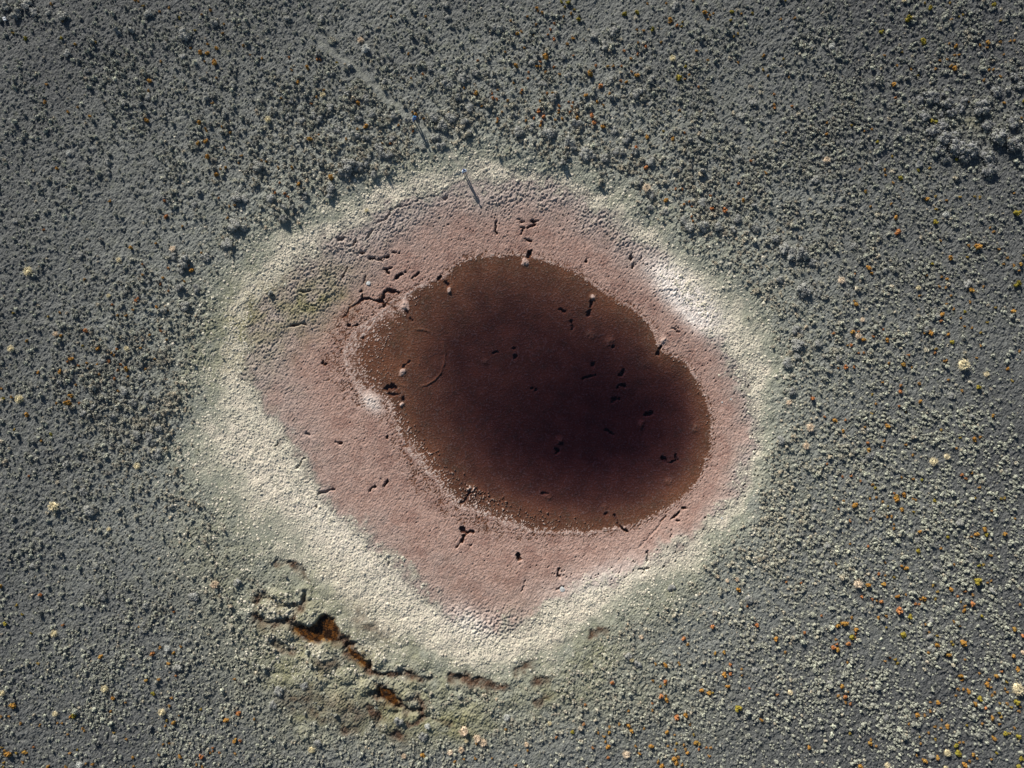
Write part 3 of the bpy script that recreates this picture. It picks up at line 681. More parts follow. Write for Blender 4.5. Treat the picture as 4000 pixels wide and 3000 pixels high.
# ------------------------------------------------------------------ plants: where the photograph shows them
def parse(txt):
    out = []
    for t in txt.split():
        k = ''.join(c for c in t if c.isalpha()); a, b = ''.join(c for c in t if not c.isalpha()).split(',')
        out.append((float(a), float(b), k))
    return out
ORANGE = {
(0,0): "450,45 550,190 1175,10 1200,12 1245,60y 1465,75 1380,100 1820,98 1748,130 1555,155y 1940,215 1930,295 1688,272y 1570,272y 115,290y 230,340yL 550,340y 660,395 835,368y 1650,420 1800,385 1880,420L 1740,460L 1795,468L 1775,538 1855,548X 2170,480 2105,400 1395,535 1875,680 1298,710L 1285,787 410,740 400,880 388,897 682,930 785,1008 595,968 1842,897 1275,1040L 1722,1065L 1780,1115 1788,1135 1920,1100 1990,1145 1718,1243L 1785,1225L 1943,1285 1805,1362L 2090,1350 2065,1410 1910,1463 1950,1450 1870,1510L 498,1463",
(1,0): "575,175y 1170,150 1465,150 2198,185 2150,455 1915,528r 1318,472 530,512r 555,515r 58,512 290,498r 445,590L 315,612 700,540y 370,715L 1443,650r 1340,683 885,900L 525,845 480,903r 590,780 218,850 1900,810L 1795,765 2045,815r 2050,855r 2085,862r 2090,780 2170,875 1955,925 2125,970 955,1100L 875,1115 545,1165r 472,1203L 1235,1090 1388,1000L 1355,970 1452,1028 1360,1135r 1090,1240 1158,1243r 785,1205 645,1540X 380,1595L 200,1450 48,1385 315,1455 208,1580r 90,1400 2085,1060 2085,1035r 1615,1075r",
(2,0): "430,20y 485,25yL 455,65y 540,85y 505,122 215,72 225,97 260,117 135,152 205,215 367,203r 575,175yL 445,150 970,130yL 1075,115yL 1172,35 1330,30 1560,15 1658,122L 1740,125 1705,140 1692,178 1897,108yL 2075,118y 1980,128 1882,188y 1362,182L 1357,205 1420,228r 1470,200y 1465,235y 1210,265yL 1135,275 1080,262 45,293L 78,280 335,262r 310,312r 190,310 360,345r 530,340 480,380 1090,375 1285,370 1950,297y 1918,322y 105,423 1150,410r 970,445r 1590,450 530,487r 295,500X 1080,478r 1025,515 1690,520 2165,490 245,540r 1955,542 35,583L 218,580 240,580 360,583r 720,568r 825,578 875,578 942,577r 1497,578y 2165,610y 140,628r 288,627 408,650 670,648X 1030,630r 1075,665L 138,677r 1435,680yX 1492,690 940,700r 985,713 1528,650 768,752rL 10,725 88,787r 75,810 300,808r 350,802 637,832L 845,812 1605,755r 2205,660 245,880 490,882r 522,890r 405,920r 518,925r 732,885 792,910 405,957r 403,980 500,972r 225,968rL 270,1012rL 190,1025r 122,1045 372,1043 432,1032 557,1030L 683,1003rL 707,1065rL 787,1105L 250,1060r 248,1090 1447,955 1305,1138y 1490,1150r 1382,1205L 1160,1188L 1065,1280rL 1153,1450rL 2055,1395r 2190,1500 1950,1590r 1470,1635r 1412,1637r",
(3,0): "145,15y 230,165 105,175 1340,38y 1385,78yL 1550,5y 1558,38y 1932,52yL 1200,175yX 1575,177 1635,157y 1670,142y 1995,195y 968,285yL 1328,365yX 1553,382 1610,408L 1820,402 1895,375L 1885,420 2002,365 2085,362 2120,355 1152,457y 1000,488 1113,570 120,520y 1478,528 1533,520 1610,482 1645,482 1567,578 1608,600L 2030,478 1437,607 178,675 1230,607 1287,652y 1080,735L 1095,850r 1900,610 1935,607 2000,670 1855,700 1985,820 45,820r 205,920r 48,910 52,935r 500,1070 497,1163 715,1088y 822,1142 885,1122 148,1148 937,1230y 1070,1352y 783,1470 1000,1475 1010,1520 1290,1475y 1393,1452y 1140,1545yL 1075,1585 838,1653 1720,885 1400,1050yL 1440,1065yL 2080,1203y 1622,1383y 2030,898 2195,880y 2180,1022",
(0,1): "388,327r 1445,215rL 1427,83r 958,85 1895,58r 1988,127 2035,115 1970,227 1585,300 1357,450 1140,490L 1747,528 1245,628r 1460,657r 1632,637r 1660,683L 1420,745 1595,777 1465,858r 1398,800r 1240,715 738,755 1205,922r 1180,943r 975,978r 1360,993 1450,1025 522,1040 425,1080y 1163,1020 1100,1073 1025,1070 125,1045y 748,1203rL 1300,1235 1393,1202r 1447,1275 240,1288 538,1245 720,1325y 858,1352L 1015,1360r 1220,1352 970,1392 990,1410 632,1447L 595,1470r 752,1475 848,1492 948,1465r 683,1503r 768,1522 1095,1530L 1050,1488r 1022,1540r 1258,1530 535,1553L 862,1575 1108,1592 1000,1615r 340,1558 1340,1442",
(1,1): "145,20y 175,12r 250,15r 285,45r",
(2,1): "1325,70L 1482,105r 1525,90r 1555,128r 1722,150rL 1830,165rL 1992,75L 1715,35r 1545,215r 1560,250r 1165,10",
(3,1): "840,5y 1365,60L 1440,38y 1655,50y 1785,38y 1828,48y 2120,15 1060,105 877,128 1542,72 1447,150y 2135,185yX 1093,225L 1112,350rX 1438,260yL 1487,422 1913,308 1950,342 1733,463 1805,468X 1990,498 1562,573L 1718,568y 2063,573 2205,555y 865,655L 890,705 748,713r 1365,728 1410,625y 1493,738 1542,750 2118,637 2170,632L 2160,685 2033,625 1472,820 1528,830 2140,798yX 1853,818 1750,850L 1303,897 1577,893 757,977L 740,940 1535,968 1602,1013 1497,1060L 1692,1033y 1743,950 1960,1003y 2117,1033L 1662,1092 1485,1115r 1887,1130y 1755,1175 1690,1165 990,1185r 727,1215L 780,1208r 558,1225r 820,1278L 905,1253r 1028,1280L 1345,1222 1390,1220L 1552,1232 1830,1215y 685,1328 712,1322r 1583,1298yL 1447,1352y 1435,1390r 828,1388r 780,1390r 1830,1330 1212,1412r 2170,1377 1520,1458 1540,1455 1795,1437 1035,1480 1162,1498L 1170,1480 1233,1515 662,1515rL 735,1517r 605,1525r 2060,1525 1550,1620 1300,1648 985,1648 2105,1635y",
(0,2): "22,40 660,10 620,105L 40,125y 108,115 497,163 598,168X 690,163r 245,265L 1025,63 132,395y 450,433y 375,492 258,790r",
(3,2): "1138,10r 1302,5 1813,30yL 1675,58 895,88y 1140,65rL 378,120rL 1300,150L 1127,187r 925,172 893,257y 1188,243 1930,272 482,283r 578,310L 665,313r 1032,360L 835,375 1490,395y 642,405 1005,493 1780,475L 1825,455 858,505r 983,540 1192,528 872,573L 1622,553 505,687r 1655,462y 640,800r 720,797r 795,838r 900,865 920,893y 1153,805 1250,822 1323,825y 1757,768 1668,785r 1705,812r 1245,617 650,1005 880,990 930,975 742,1045X 1098,985X 1088,945r 1175,955L 990,1013 1028,1053y 1250,993 1272,997 1430,1003y 1785,983y 1820,895 1998,990y 2038,983y 912,1098 1147,1087L 1253,1100y 1027,1148 1055,1142 878,1165 1083,1210 703,1183r 600,1080r 1078,1245 1860,1257L 1795,1300L 1880,1297y 1753,1318 2035,1297L 1545,1320y 1300,1268 707,1385 857,1400r 1293,1445yL 1488,1422 1915,1477 1605,1555 1852,1558y 1815,1567y 578,1553 1005,1540 1150,1572 1185,1588L 950,1640r 1007,1648 1923,1095 2128,1158",
(0,3): "10,85L 363,157rL 150,252y 198,328y 57,405yL 548,422r 278,487y 1215,435 1507,308r 878,685L 345,748y 1323,662rL 1505,660 1465,748 1395,612 1567,608 1528,855r 1272,890 1385,885 1325,1013yL 983,1045L 1090,1092 1488,1048 1473,1115 1738,1153y 2060,1180rL 1957,1235L 2198,1228 120,1120X 645,1203yL 610,1215 88,1205 20,1210 540,1268 502,1270 347,1290 190,1268 585,1365 713,1320 728,1338 985,1355y 1098,1403 1555,1203 1503,1260L 1435,1293 1443,1243y 1413,1450 1467,1440 2035,1418L 2080,1415r 20,1475y 45,1502 75,1523X 150,1525y 222,1520L 292,1475r 670,1500y 610,1530 200,1608 38,1610y 40,1645y 428,1640 572,1648 750,1612 803,1627 1153,1563 1157,1640 1378,1540 1560,1552L 1742,1555rL 1818,1527 1843,1510r 1843,1480r 1897,1523r 2037,1530 1703,1628 1750,1645 2030,885 957,1165",
(1,3): "1445,1535L 1800,1578 1895,1575 1715,1600 2158,1320 1905,1445 2040,1570",
(2,3): "1950,120L 2033,260r 1728,432rL 2110,415rL 1480,540rL 1520,590 1752,663 1832,655 1880,760r 1240,755 1323,760L 1440,750 1447,768 1983,800 1837,850L 1880,840r 1985,855 862,918rL 1218,897 1320,905rL 1320,935y 1280,952 1858,945L 1630,980L 1703,1007L 1733,1007y 1285,1030rL 1325,1030 1337,1060L 2045,965r 630,1103r 1207,1097r 1212,1155 1007,1160 1950,1132yX 1503,1198L 1417,1217rL 620,1273r 930,1275 1003,1280L 837,1298 1033,1325L 523,1337yL 742,1352 793,1380 835,1345 1140,1315 1333,1348L 1405,1370 1567,1370y 378,1388r 807,1423 1587,1435L 1620,1452y 1420,1445y 1348,1468 1483,1462 1497,1497 1513,1523 1413,1500 692,1475r 830,1470L 1063,1467 1200,1465L 1100,1525 1680,1480r 1718,1480 1610,1500r 1705,1558 827,1557r 1400,1572L 1437,1558 1258,1602 1290,1632L 1400,1605 1415,1618L 1470,1632 135,1498 35,1635r 640,1655r 1537,1285 2150,1235",
(3,3): "857,68L 998,68L 278,57r 150,47r 1088,12y 1800,35yX 1890,55 1917,40 1575,108L 1418,77y 1460,137y 1685,135r 1702,135r 1632,170r 1760,162 805,173r 893,195r 932,213 972,215rL 1108,170L 1185,160 1335,195L 1310,200 1440,197y 1300,240r 1270,240r 1662,222y 1753,235rL 1685,295L 1692,255 2163,243 1118,292rX 1220,343yL 713,353 952,357 1018,342 453,340r 650,400X 597,430L 752,460L 748,490r 715,520yL 738,525 1600,388 1643,425 1358,415 1015,437y 1840,340y 1383,480 1157,505yX 1455,515y 1455,585L 1575,560y 1590,585y 1678,565X 2115,457L 2190,515rL 65,540L 580,543 590,585r 683,582rL 555,605rL 592,635L 310,483r 145,653 683,742 1043,703r 1093,715y 1005,733 1112,745y 1380,655 1543,670L 1688,710 2103,685L 2147,803L 2010,820r 1960,860L 1650,850L 1667,890 1820,835 1885,930L 1915,950 2050,912y 1905,887 622,943L 683,998 595,1020 657,1040rL 663,1085 703,1100r 72,1020r 1670,972 1717,983L 1632,965 1615,1023 1945,993 1925,1023 2040,967 2055,1000 1812,1043yL 1457,1080L 1393,1085 1773,1097L 1870,1133r 1988,1097y 2055,1090 2133,1080yX 2085,1125y 2163,1125 2155,1155 1983,1170y 1395,1160 1283,1185L 1280,1200 1345,1200 1920,1220L 2005,1212y 1487,1240 1540,1292L 1483,1300 1433,1297 1208,1275 1707,1283y 1840,1265 1985,1268 2120,1303 2035,1345yL 2070,1352y 2148,1375yL 1937,1388L 703,1352y 1305,1385y 1442,1405y 1378,1347 885,1410 870,1442L 930,1463 1615,1453yL 1645,1435 1675,1430 1313,1443 345,1478L 1278,1548 1330,1575 1350,1585L 1455,1560L 1635,1527yX 1757,1535L 1967,1520y 1790,1570 1915,1570 2175,1568yL 1680,1620L 2147,1632yL 793,1632L 1730,1585",
}
SIZE = {'': 6.0, 'L': 9.2, 'X': 12.6}
bushes = []
for (c, r), txt in ORANGE.items():
    for a, b, k in parse(txt):
        px, py = c * 1000 + a / 2.212, r * 750 + b / 2.212
        colr = 'rust' if 'r' in k else 'olive' if 'y' in k else 'amber'
        sz = SIZE['X' if 'X' in k else 'L' if 'L' in k else '']
        bushes.append([px, py, sz * (.92 + .16 * random.random()), colr])

STRAW = [(273,601,11,'g'),(1429,194,17,'g'),(1409,160,12,'p'),(1051,472,13,'s'),(1262,373,11,'s'),(2626,233,13,'s'),(2524,737,17,'p'),(3226,628,13,'p'),(3246,185,13,'g'),
 (3527,6,10,'s'),(3585,646,13,'g'),(115,1062,17,'s'),(678,974,13,'p'),(468,1017,10,'s'),(221,1306,11,'p'),(49,1363,13,'s'),(497,1363,10,'s'),(429,1157,9,'s'),
 (3692,838,12,'g'),(3284,1096,14,'p'),(3583,1126,10,'s'),(3349,1314,13,'p'),(3757,1426,22,'s'),(3850,1462,11,'s'),(3368,1250,9,'p'),(81,1559,17,'s'),(538,1821,14,'s'),
 (216,1978,20,'s'),(427,2067,9,'s'),(3080,1572,11,'p'),(3160,1670,17,'p'),(3145,1742,14,'p'),(3644,1803,16,'s'),(3695,1784,12,'s'),(841,2282,17,'p'),(217,2472,14,'s'),
 (658,2530,13,'g'),(412,2689,15,'s'),(219,2786,11,'s'),(637,2777,14,'s'),(14,2704,12,'s'),(314,2985,13,'g'),(1814,2853,19,'p'),(1219,2926,12,'s'),(1671,2833,12,'g'),
 (1979,2799,14,'g'),(1866,2881,16,'p'),(1888,2898,15,'p'),(1759,2937,11,'p'),(1802,2926,12,'p'),(1579,2951,10,'p'),(2504,2487,9,'p'),(2445,2944,15,'p'),(2057,2905,10,'p'),
 (2147,2824,9,'s'),(2466,2573,9,'s'),(3347,2279,18,'p'),(3967,2686,25,'s'),(3084,2702,10,'s'),(3696,2937,14,'s'),(3463,2987,11,'s'),(3690,2997,10,'s'),(3993,2546,9,'p'),(1430,620+200,8,'s'),(1822,2890,9,'s'),(2877,2262,9,'p'),(2840,2268,8,'p')]

SHRUB = [(3400 + a / 3.687, 300 + b / 3.687, r / 3.687 * 1.05) for a, b, r in [(850,310,110),(680,360,65),(1060,240,70),(1080,400,85),(1140,530,75),(1260,470,75),(1560,460,125),(740,580,85),(1010,700,90),(880,800,90),(1030,900,110),(1190,860,75),(980,1060,90),(1230,1020,130),(1400,1060,110),(1480,1110,60),(1060,1190,80),(1340,1180,75),(1640,700,90),(1740,720,60),(1840,860,130),(2020,990,120),(1660,1180,110),(1700,1360,110),(1240,1100,60),(1350,350,70),(2030,670,90),(1780,240,80),(2130,150,60),(100,1280,60),(690,1260,50)]]
for (c, r), L in {(1,0): [(800,1430,70),(780,1490,60),(890,1440,52),(1065,1280,48),(1090,1340,42),(1548,1190,40),(1602,1262,44),(1610,1095,52),(1540,1025,42),(1690,1025,48),(640,1620,52),(20,1440,55),(1020,1512,32),(660,640,30),(820,575,26),(540,470,26),(1110,710,28),(1785,690,48),(1640,50,32),(2090,250,48),(1660,165,30),(40,380,32),(270,160,32),(565,165,30),(500,1000,30),(1750,850,36),(950,400+1000,40),(1150,1340,40),(700,1120,40),(860,1170,44),(1000,990,40),(1200,1000,40),(640,930,36),(400,1040,34),(1850,940,40),(1800,1060,40),(2050,720,36),(1900,640,40)],
 (2,0): [(305,1165,58),(60,1145,52),(490,1235,52),(630,1335,58),(690,1345,45),(530,1275,36),(1190,1400,46),(980,1215,42),(900,1305,42),(1080,815,58),(1200,695,38),(870,285,48),(800,395,46),(700,310,36),(560,1065,46),(1000,1170,42),(800,1375,42),(1400,60,46),(2080,885,42),(1980,1005,36),(170,1105,42),(350,1150,40),(440,490,36),(260,730,40),(480,660,36),(1060,1310,40),(880,1130,40)],
 (0,0): [(1290,130,40),(1025,285,30),(590,465,36),(1150,270,28),(1430,395,36),(1580,490,36),(1600,310,55),(245,35,55),(60,65,45),(150,120,50),(940,1490,36),(1785,835,42),(970,445,26),(1860,215,36),(560,150,48),(760,615,30),(2010,745,30),(300,110,44),(420,110,36)],
 (0,1): [(2025,285,62),(1965,445,52),(1600,605,62),(1780,565,46),(2110,315,32),(2050,45,52),(1690,115,32),(140,255,32),(1560,835,42),(1600,985,52),(1430,1025,32),(700,545,30),(1700,830,40),(1500,560,36),(2120,60,40)],
 (1,1): [(240,230,46),(130,60,40),(320,130,26),(250,135,26),(430,40,40),(640,20,40),(115,868,26)],
 (2,1): [(1640,95,46),(1650,305,56),(1780,305,46),(1530,305,46),(1940,235,42),(1190,25,42),(2100,315,42),(2030,25,42),(1330,175,30),(1480,250,40)],
 (3,1): [(130,495,52),(280,545,62),(240,505,42),(380,605,42),(300,845,72),(430,875,42),(230,1195,42),(240,1315,58),(240,1420,36),(740,465,36),(60,405,42),(930,265,32),(160,1475,52),(100,760,36)],
 (0,2): [(1190,435,42),(1290,455,46),(1110,505,36),(1330,505,36),(1380,385,36),(1360,605,52),(1280,575,36),(1280,115,36),(880,745,30),(780,1095,46),(740,925,46),(1340,265,32),(980,285,36),(1080,60,44),(1160,160,40)],
 (3,2): [(205,65,42),(105,485,42),(880,615,42),(1440,1600,36)],
 (0,3): [(890,175,46),(1680,175,52),(1270,255,32),(1620,565,36),(1540,785,42)],
 (1,3): [(1450,1220+160,46),(1240,1240,46),(540,1430,40),(420,940,40),(200,980,46),(150,1110,42)]}.items():
    SHRUB += [(c * 1000 + a / 2.212, r * 750 + b / 2.212, q / 2.212) for a, b, q in L]

# regional density of the low grey growth: ov x, ov y, sx, sy, density, size, paleness
REG = [(640,330,190,110,1.5,1.25,.45),(820,260,170,90,1.3,1.2,.45),(1180,210,240,120,1.7,1.1,.55),(1420,420,110,90,1.6,1.25,.5),(1700,300,240,160,1.0,1.0,.36),(2050,150,200,170,1.5,1.2,.22),
       (180,820,200,120,1.5,1.05,.3),(330,930,120,140,1.3,1.1,.3),(150,300,200,180,.6,.9,.4),(420,140,150,100,.7,1.0,.35),(1880,950,230,170,1.7,.95,.8),(1800,1150,150,120,1.5,.95,.75),(2000,1350,260,220,1.3,.9,.62),
       (1650,1450,220,160,1.3,.9,.62),(1300,1560,200,90,1.0,.85,.6),(850,1600,180,60,.7,.85,.6),(250,1450,260,160,1.1,.85,.5),(520,1560,200,90,1.3,.85,.55),(120,1150,160,120,.9,.95,.35),(1900,520,200,130,1.1,.95,.35),(1790,700,150,100,.9,1.0,.55),(700,120,200,90,.6,.9,.5)]
def region(px, py):
    den = np.full(px.shape, .3); sz = np.full(px.shape, .9); pal = np.full(px.shape, .45); wt = np.full(px.shape, .25)
    for a, b, sx, sy, d, s_, p_ in REG:
        g = np.exp(-.5 * (((px / K - a) / sx) ** 2 + ((py / K - b) / sy) ** 2))
        den += d * g * .75; sz += s_ * g * 1.0; pal += p_ * g; wt += g
    return den, sz / (1 + (wt - .25)), (pal + 0.0) / (wt + .75)
n_try = 170000
hx = rng.uniform(-65, 65, n_try); hy = rng.uniform(-49.5, 49.5, n_try)
hpx, hpy = hx * PXM + 2000, 1500 - hy * PXM
den, szf, pal = region(hpx, hpy)
clus = sstep(-.3, .45, fbm(hx, hy, .22, 80, 3)) * sstep(-.35, .3, fbm(hx, hy, .7, 81, 2))
dGh = at(dG, hx, hy); dPh = at(dP, hx, hy)
keep = (rng.random(n_try) < den * (.2 + .8 * clus) * .8) & (dGh > rng.normal(.4, 1.0, n_try)) & (dPh > .5) & (at(peat, hx, hy) < .3) & (at(green, hx, hy) < .45)
occ = np.array([(b[0], b[1], b[2] * 1.0 + 5) for b in bushes] + [(t[0], t[1], t[2] + 6) for t in STRAW] + [(1630 + 56 * i / 7, 485 + 118 * i / 7, 15) for i in range(8)] + [(1815, 677, 30), (1625, 478, 12), (23, 76, 14)])
for i0 in range(0, len(occ), 50):
    o_ = occ[i0:i0 + 50]
    keep &= ~(((hpx[:, None] - o_[:, 0]) ** 2 + (hpy[:, None] - o_[:, 1]) ** 2) < o_[:, 2] ** 2).any(1)
hx, hy, szf, pal, hpx, hpy = hx[keep], hy[keep], szf[keep], pal[keep], hpx[keep], hpy[keep]
hs = np.exp(rng.normal(0, .36, len(hx))) * .15 * np.clip(szf, .6, 1.4)
order = np.argsort(-hs)
take = order[:max(0, 300 - len(SHRUB))]
for i in take: SHRUB.append((hpx[i], hpy[i], hs[i] * PXM))
mask = np.ones(len(hx), bool); mask[take] = False
hx, hy, hs, pal = hx[mask], hy[mask], hs[mask], pal[mask]

# ---- a mass of low plants as one object: instances on points
KINDS = bpy.data.collections.new('plant_kinds')
def proto(name, me, mat):
    me.materials.clear(); me.materials.append(mat)
    o = bpy.data.objects.new(name, me); return o
def scatter(name, protos, x, y, sx, sz, tint, warm, dz=-.02):
    coll = bpy.data.collections.new(name + '_forms')
    for o in protos: coll.objects.link(o)
    n = len(x)
    me = bpy.data.meshes.new(name)
    me.vertices.add(n)
    me.vertices.foreach_set('co', np.stack([x, y, zat(x, y) + dz], 1).astype(np.float32).ravel())
    def f(k, typ, data, prop):
        a = me.attributes.new(k, typ, 'POINT'); a.data.foreach_set(prop, np.ascontiguousarray(data).ravel())
    f('rot', 'FLOAT_VECTOR', np.stack([rng.normal(0, .12, n), rng.normal(0, .12, n), rng.uniform(0, 6.28, n)], 1).astype(np.float32), 'vector')
    f('scl', 'FLOAT_VECTOR', np.stack([sx, sx * rng.uniform(.85, 1.15, n), sz], 1).astype(np.float32), 'vector')
    f('pick', 'INT', rng.integers(0, len(protos), n).astype(np.int32), 'value')
    f('tint', 'FLOAT', tint.astype(np.float32), 'value'); f('warm', 'FLOAT', warm.astype(np.float32), 'value')
    o = mesh_obj(name, me)
    ng = bpy.data.node_groups.new(name, 'GeometryNodeTree')
    ng.interface.new_socket('Geometry', in_out='INPUT', socket_type='NodeSocketGeometry')
    ng.interface.new_socket('Geometry', in_out='OUTPUT', socket_type='NodeSocketGeometry')
    gi = ng.nodes.new('NodeGroupInput'); go = ng.nodes.new('NodeGroupOutput')
    ip = ng.nodes.new('GeometryNodeInstanceOnPoints'); ci = ng.nodes.new('GeometryNodeCollectionInfo')
    ci.inputs['Collection'].default_value = coll; ci.inputs['Separate Children'].default_value = True; ci.inputs['Reset Children'].default_value = True
    def na(k, t):
        a = ng.nodes.new('GeometryNodeInputNamedAttribute'); a.data_type = t; a.inputs['Name'].default_value = k; return a.outputs['Attribute']
    er = ng.nodes.new('FunctionNodeEulerToRotation')
    L = ng.links.new
    L(gi.outputs[0], ip.inputs['Points']); L(ci.outputs[0], ip.inputs['Instance']); ip.inputs['Pick Instance'].default_value = True
    L(na('pick', 'INT'), ip.inputs['Instance Index']); L(na('rot', 'FLOAT_VECTOR'), er.inputs[0]); L(er.outputs[0], ip.inputs['Rotation'])
    L(na('scl', 'FLOAT_VECTOR'), ip.inputs['Scale']); L(ip.outputs[0], go.inputs[0])
    md = o.modifiers.new('scatter', 'NODES'); md.node_group = ng
    return o
n = len(hx); print('HEATHER', n)
forms = [proto('heather_form', leafy_mesh('heather', 1, 1.2, 3, 54, .34, 300 + i, .78), M_HEATH) for i in range(4)] + \
        [proto('tussock_form', tuft_mesh('tussock', 34, 1.15, 1.4, .09, 320 + i), M_HEATH) for i in range(3)]
tint = np.clip(pal + rng.normal(0, .2, n) - .1, 0, 1)
warm = np.clip(np.exp(-np.maximum(at(dG, hx, hy), 0) / 9) * .7 * rng.random(n) + (rng.random(n) < .05) * .5, 0, 1)
tag(scatter('heather', forms, hx, hy, hs, hs * rng.uniform(.75, 1.25, n), tint, warm), 'low grey and pale heather covering the moor around the pond', 'heather', kind='stuff')

# short grass: thick on the pale bank, thin on the moor
n_try = 90000
gx = rng.uniform(-45, 36, n_try); gy = rng.uniform(-36, 34, n_try)
ok = (at(cream, gx, gy) * (.35 + .65 * sstep(-.3, .3, fbm(gx, gy, .5, 84, 2))) > rng.random(n_try)) & (at(peat, gx, gy) < .35) & (at(dP, gx, gy) > .35) & (at(amber, gx, gy) < .1)
gx, gy = gx[ok], gy[ok]; n = len(gx)
gs = np.exp(rng.normal(0, .25, n)) * .125
gform = [proto('grass_form', tuft_mesh('grass', 12, 1.3, 1.1, .07, 340 + i, .7, .2), M_GRASS) for i in range(4)]
tag(scatter('grass', gform, gx, gy, gs, gs * rng.uniform(.25, .75, n), np.clip(.6 + .5 * fbm(gx, gy, .35, 85, 3) + rng.normal(0, .15, n), 0, 1), np.clip(rng.random(n) - .6, 0, 1)), 'short pale grass on the bank round the muddy pond', 'grass', kind='stuff')

# ------------------------------------------------------------------ labels that say which one
LAND = [(40,70,'the white object at upper left'),(620,90,'the top edge, left of centre'),(1200,110,'the top edge above the people'),(2050,90,'the top edge at centre'),(2800,120,'the top edge, right of centre'),(3330,130,'the top edge, far right'),(3880,110,'the upper right corner'),
 (3720,520,'the dark shrub thicket at upper right'),(3350,560,'the moor left of the thicket'),(2950,520,'the moor northeast of the pond'),(2350,430,'the scrub right of the people'),(1640,470,'the person in navy'),(1250,480,'the scrub left of the people'),(800,480,'the moor at upper left centre'),(250,420,'the left edge, below the white object'),
 (850,820,'the upper left pond bank'),(2700,850,'the upper right pond bank'),(200,900,'the left edge above the middle'),(580,1250,'the scrub left of the pond'),(150,1450,'the left edge at mid height'),(350,1750,'the moor lower left of pond'),
 (3300,1100,'the moor upper right of pond'),(3850,950,'the right edge above the middle'),(3650,1300,'the moor in from the right edge'),(3300,1500,'the moor just right of the bank'),(3850,1600,'the right edge at mid height'),(3450,1850,'the moor lower right of pond'),(3850,2050,'the right edge below the middle'),
 (3200,2250,'the moor below right of pond'),(3650,2380,'the moor toward the lower right'),(3900,2700,'the big straw tussock, lower right'),(3650,2850,'the bottom edge, far right'),(3200,2800,'the bottom edge, right of centre'),(2700,2600,'the moor below the pond, right'),(2550,2880,'the bottom edge at centre right'),(2100,2850,'the bottom edge at centre'),
 (1750,2900,'the bottom edge under the pools'),(1250,2700,'the brown peat pools'),(900,2850,'the bottom edge, left of centre'),(450,2750,'the lower left moor'),(100,2850,'the lower left corner'),(250,2350,'the left edge, low down'),(750,2450,'the moor left of the peat pools'),(750,2100,'the bank at lower left')]
ORD = ['', 'second', 'third', 'fourth', 'fifth', 'sixth', 'seventh', 'eighth', 'ninth', 'tenth', 'eleventh', 'twelfth', 'thirteenth', 'fourteenth', 'fifteenth', 'sixteenth', 'seventeenth', 'eighteenth', 'nineteenth', 'twentieth']
def name_all(items):
    """items: [px, py, 'large rust-orange bush'] -> one label each"""
    cells = {}
    for i, (px, py, what) in enumerate(items):
        land = min(LAND, key=lambda l: (l[0] - px) ** 2 + (l[1] - py) ** 2)[2]
        cells.setdefault((what, land), []).append(i)
    out = [None] * len(items)
    for (what, land), ids in cells.items():
        ids.sort(key=lambda i: items[i][0]); m = len(ids)
        for k, i in enumerate(ids):
            if m == 1: out[i] = f'{what} by {land}'
            elif k == 0: out[i] = f'{what}, leftmost by {land}'
            elif k == m - 1: out[i] = f'{what}, rightmost by {land}'
            else: out[i] = f'{what}, {ORD[k]} from left by {land}'
    return out

def place(o, px, py, r, name=None, zs=1., dz=-.03):
    x, y = P(px, py)
    z = float(zat(x, y))
    o.location = (x, y, z + dz)
    o.rotation_euler = (0, 0, random.random() * 6.28)
    o.scale = (r, r * random.uniform(.9, 1.1), r * zs)
    return o

# ---- orange bushes: the 300 largest one by one, the rest as one mass
bushes.sort(key=lambda b: -b[2])
big, small = bushes[:300], bushes[300:]
BM = {c: [leafy_mesh(c + '_bush', 1, 1.25, 4, 110, .26, 400 + 10 * j + i, .8) for i in range(4)] for j, c in enumerate(('rust', 'amber', 'olive'))}
for c, m in (('rust', M_RUST), ('amber', M_AMBER), ('olive', M_OLIVE)):
    for me in BM[c]: me.materials.append(m)
WORD = {'rust': 'rust orange', 'amber': 'amber', 'olive': 'olive yellow'}
names = name_all([(b[0], b[1], ('big ' if b[2] > 11.7 else 'mid-sized ' if b[2] > 8. else 'small ') + WORD[b[3]] + ' bush') for b in big])
for b, lab in zip(big, names):
    o = mesh_obj('orange_bush', BM[b[3]][random.randrange(4)])
    place(o, b[0], b[1], b[2] / PXM, zs=random.uniform(.9, 1.25))
    tag(o, lab, 'bush', 'orange and yellow bushes scattered over the grey moor')
if small:
    sa = np.array([[b[0], b[1], b[2]] for b in small]); sx_, sy_ = (sa[:, 0] - 2000) / PXM, (1500 - sa[:, 1]) / PXM
    ti = np.array([{'rust': 0., 'amber': .45, 'olive': 1.}[b[3]] for b in small])
    sf = [proto('small_bush_form', leafy_mesh('small_bush', 1, 1.25, 3, 60, .3, 450 + i, .8), M_SMALL) for i in range(3)]
    tag(scatter('small_orange_bushes', sf, sx_, sy_, sa[:, 2] / PXM, sa[:, 2] / PXM, ti, rng.random(len(ti)) * .4), 'many tiny orange bushes dotted over the grey moor', 'bushes', kind='stuff')

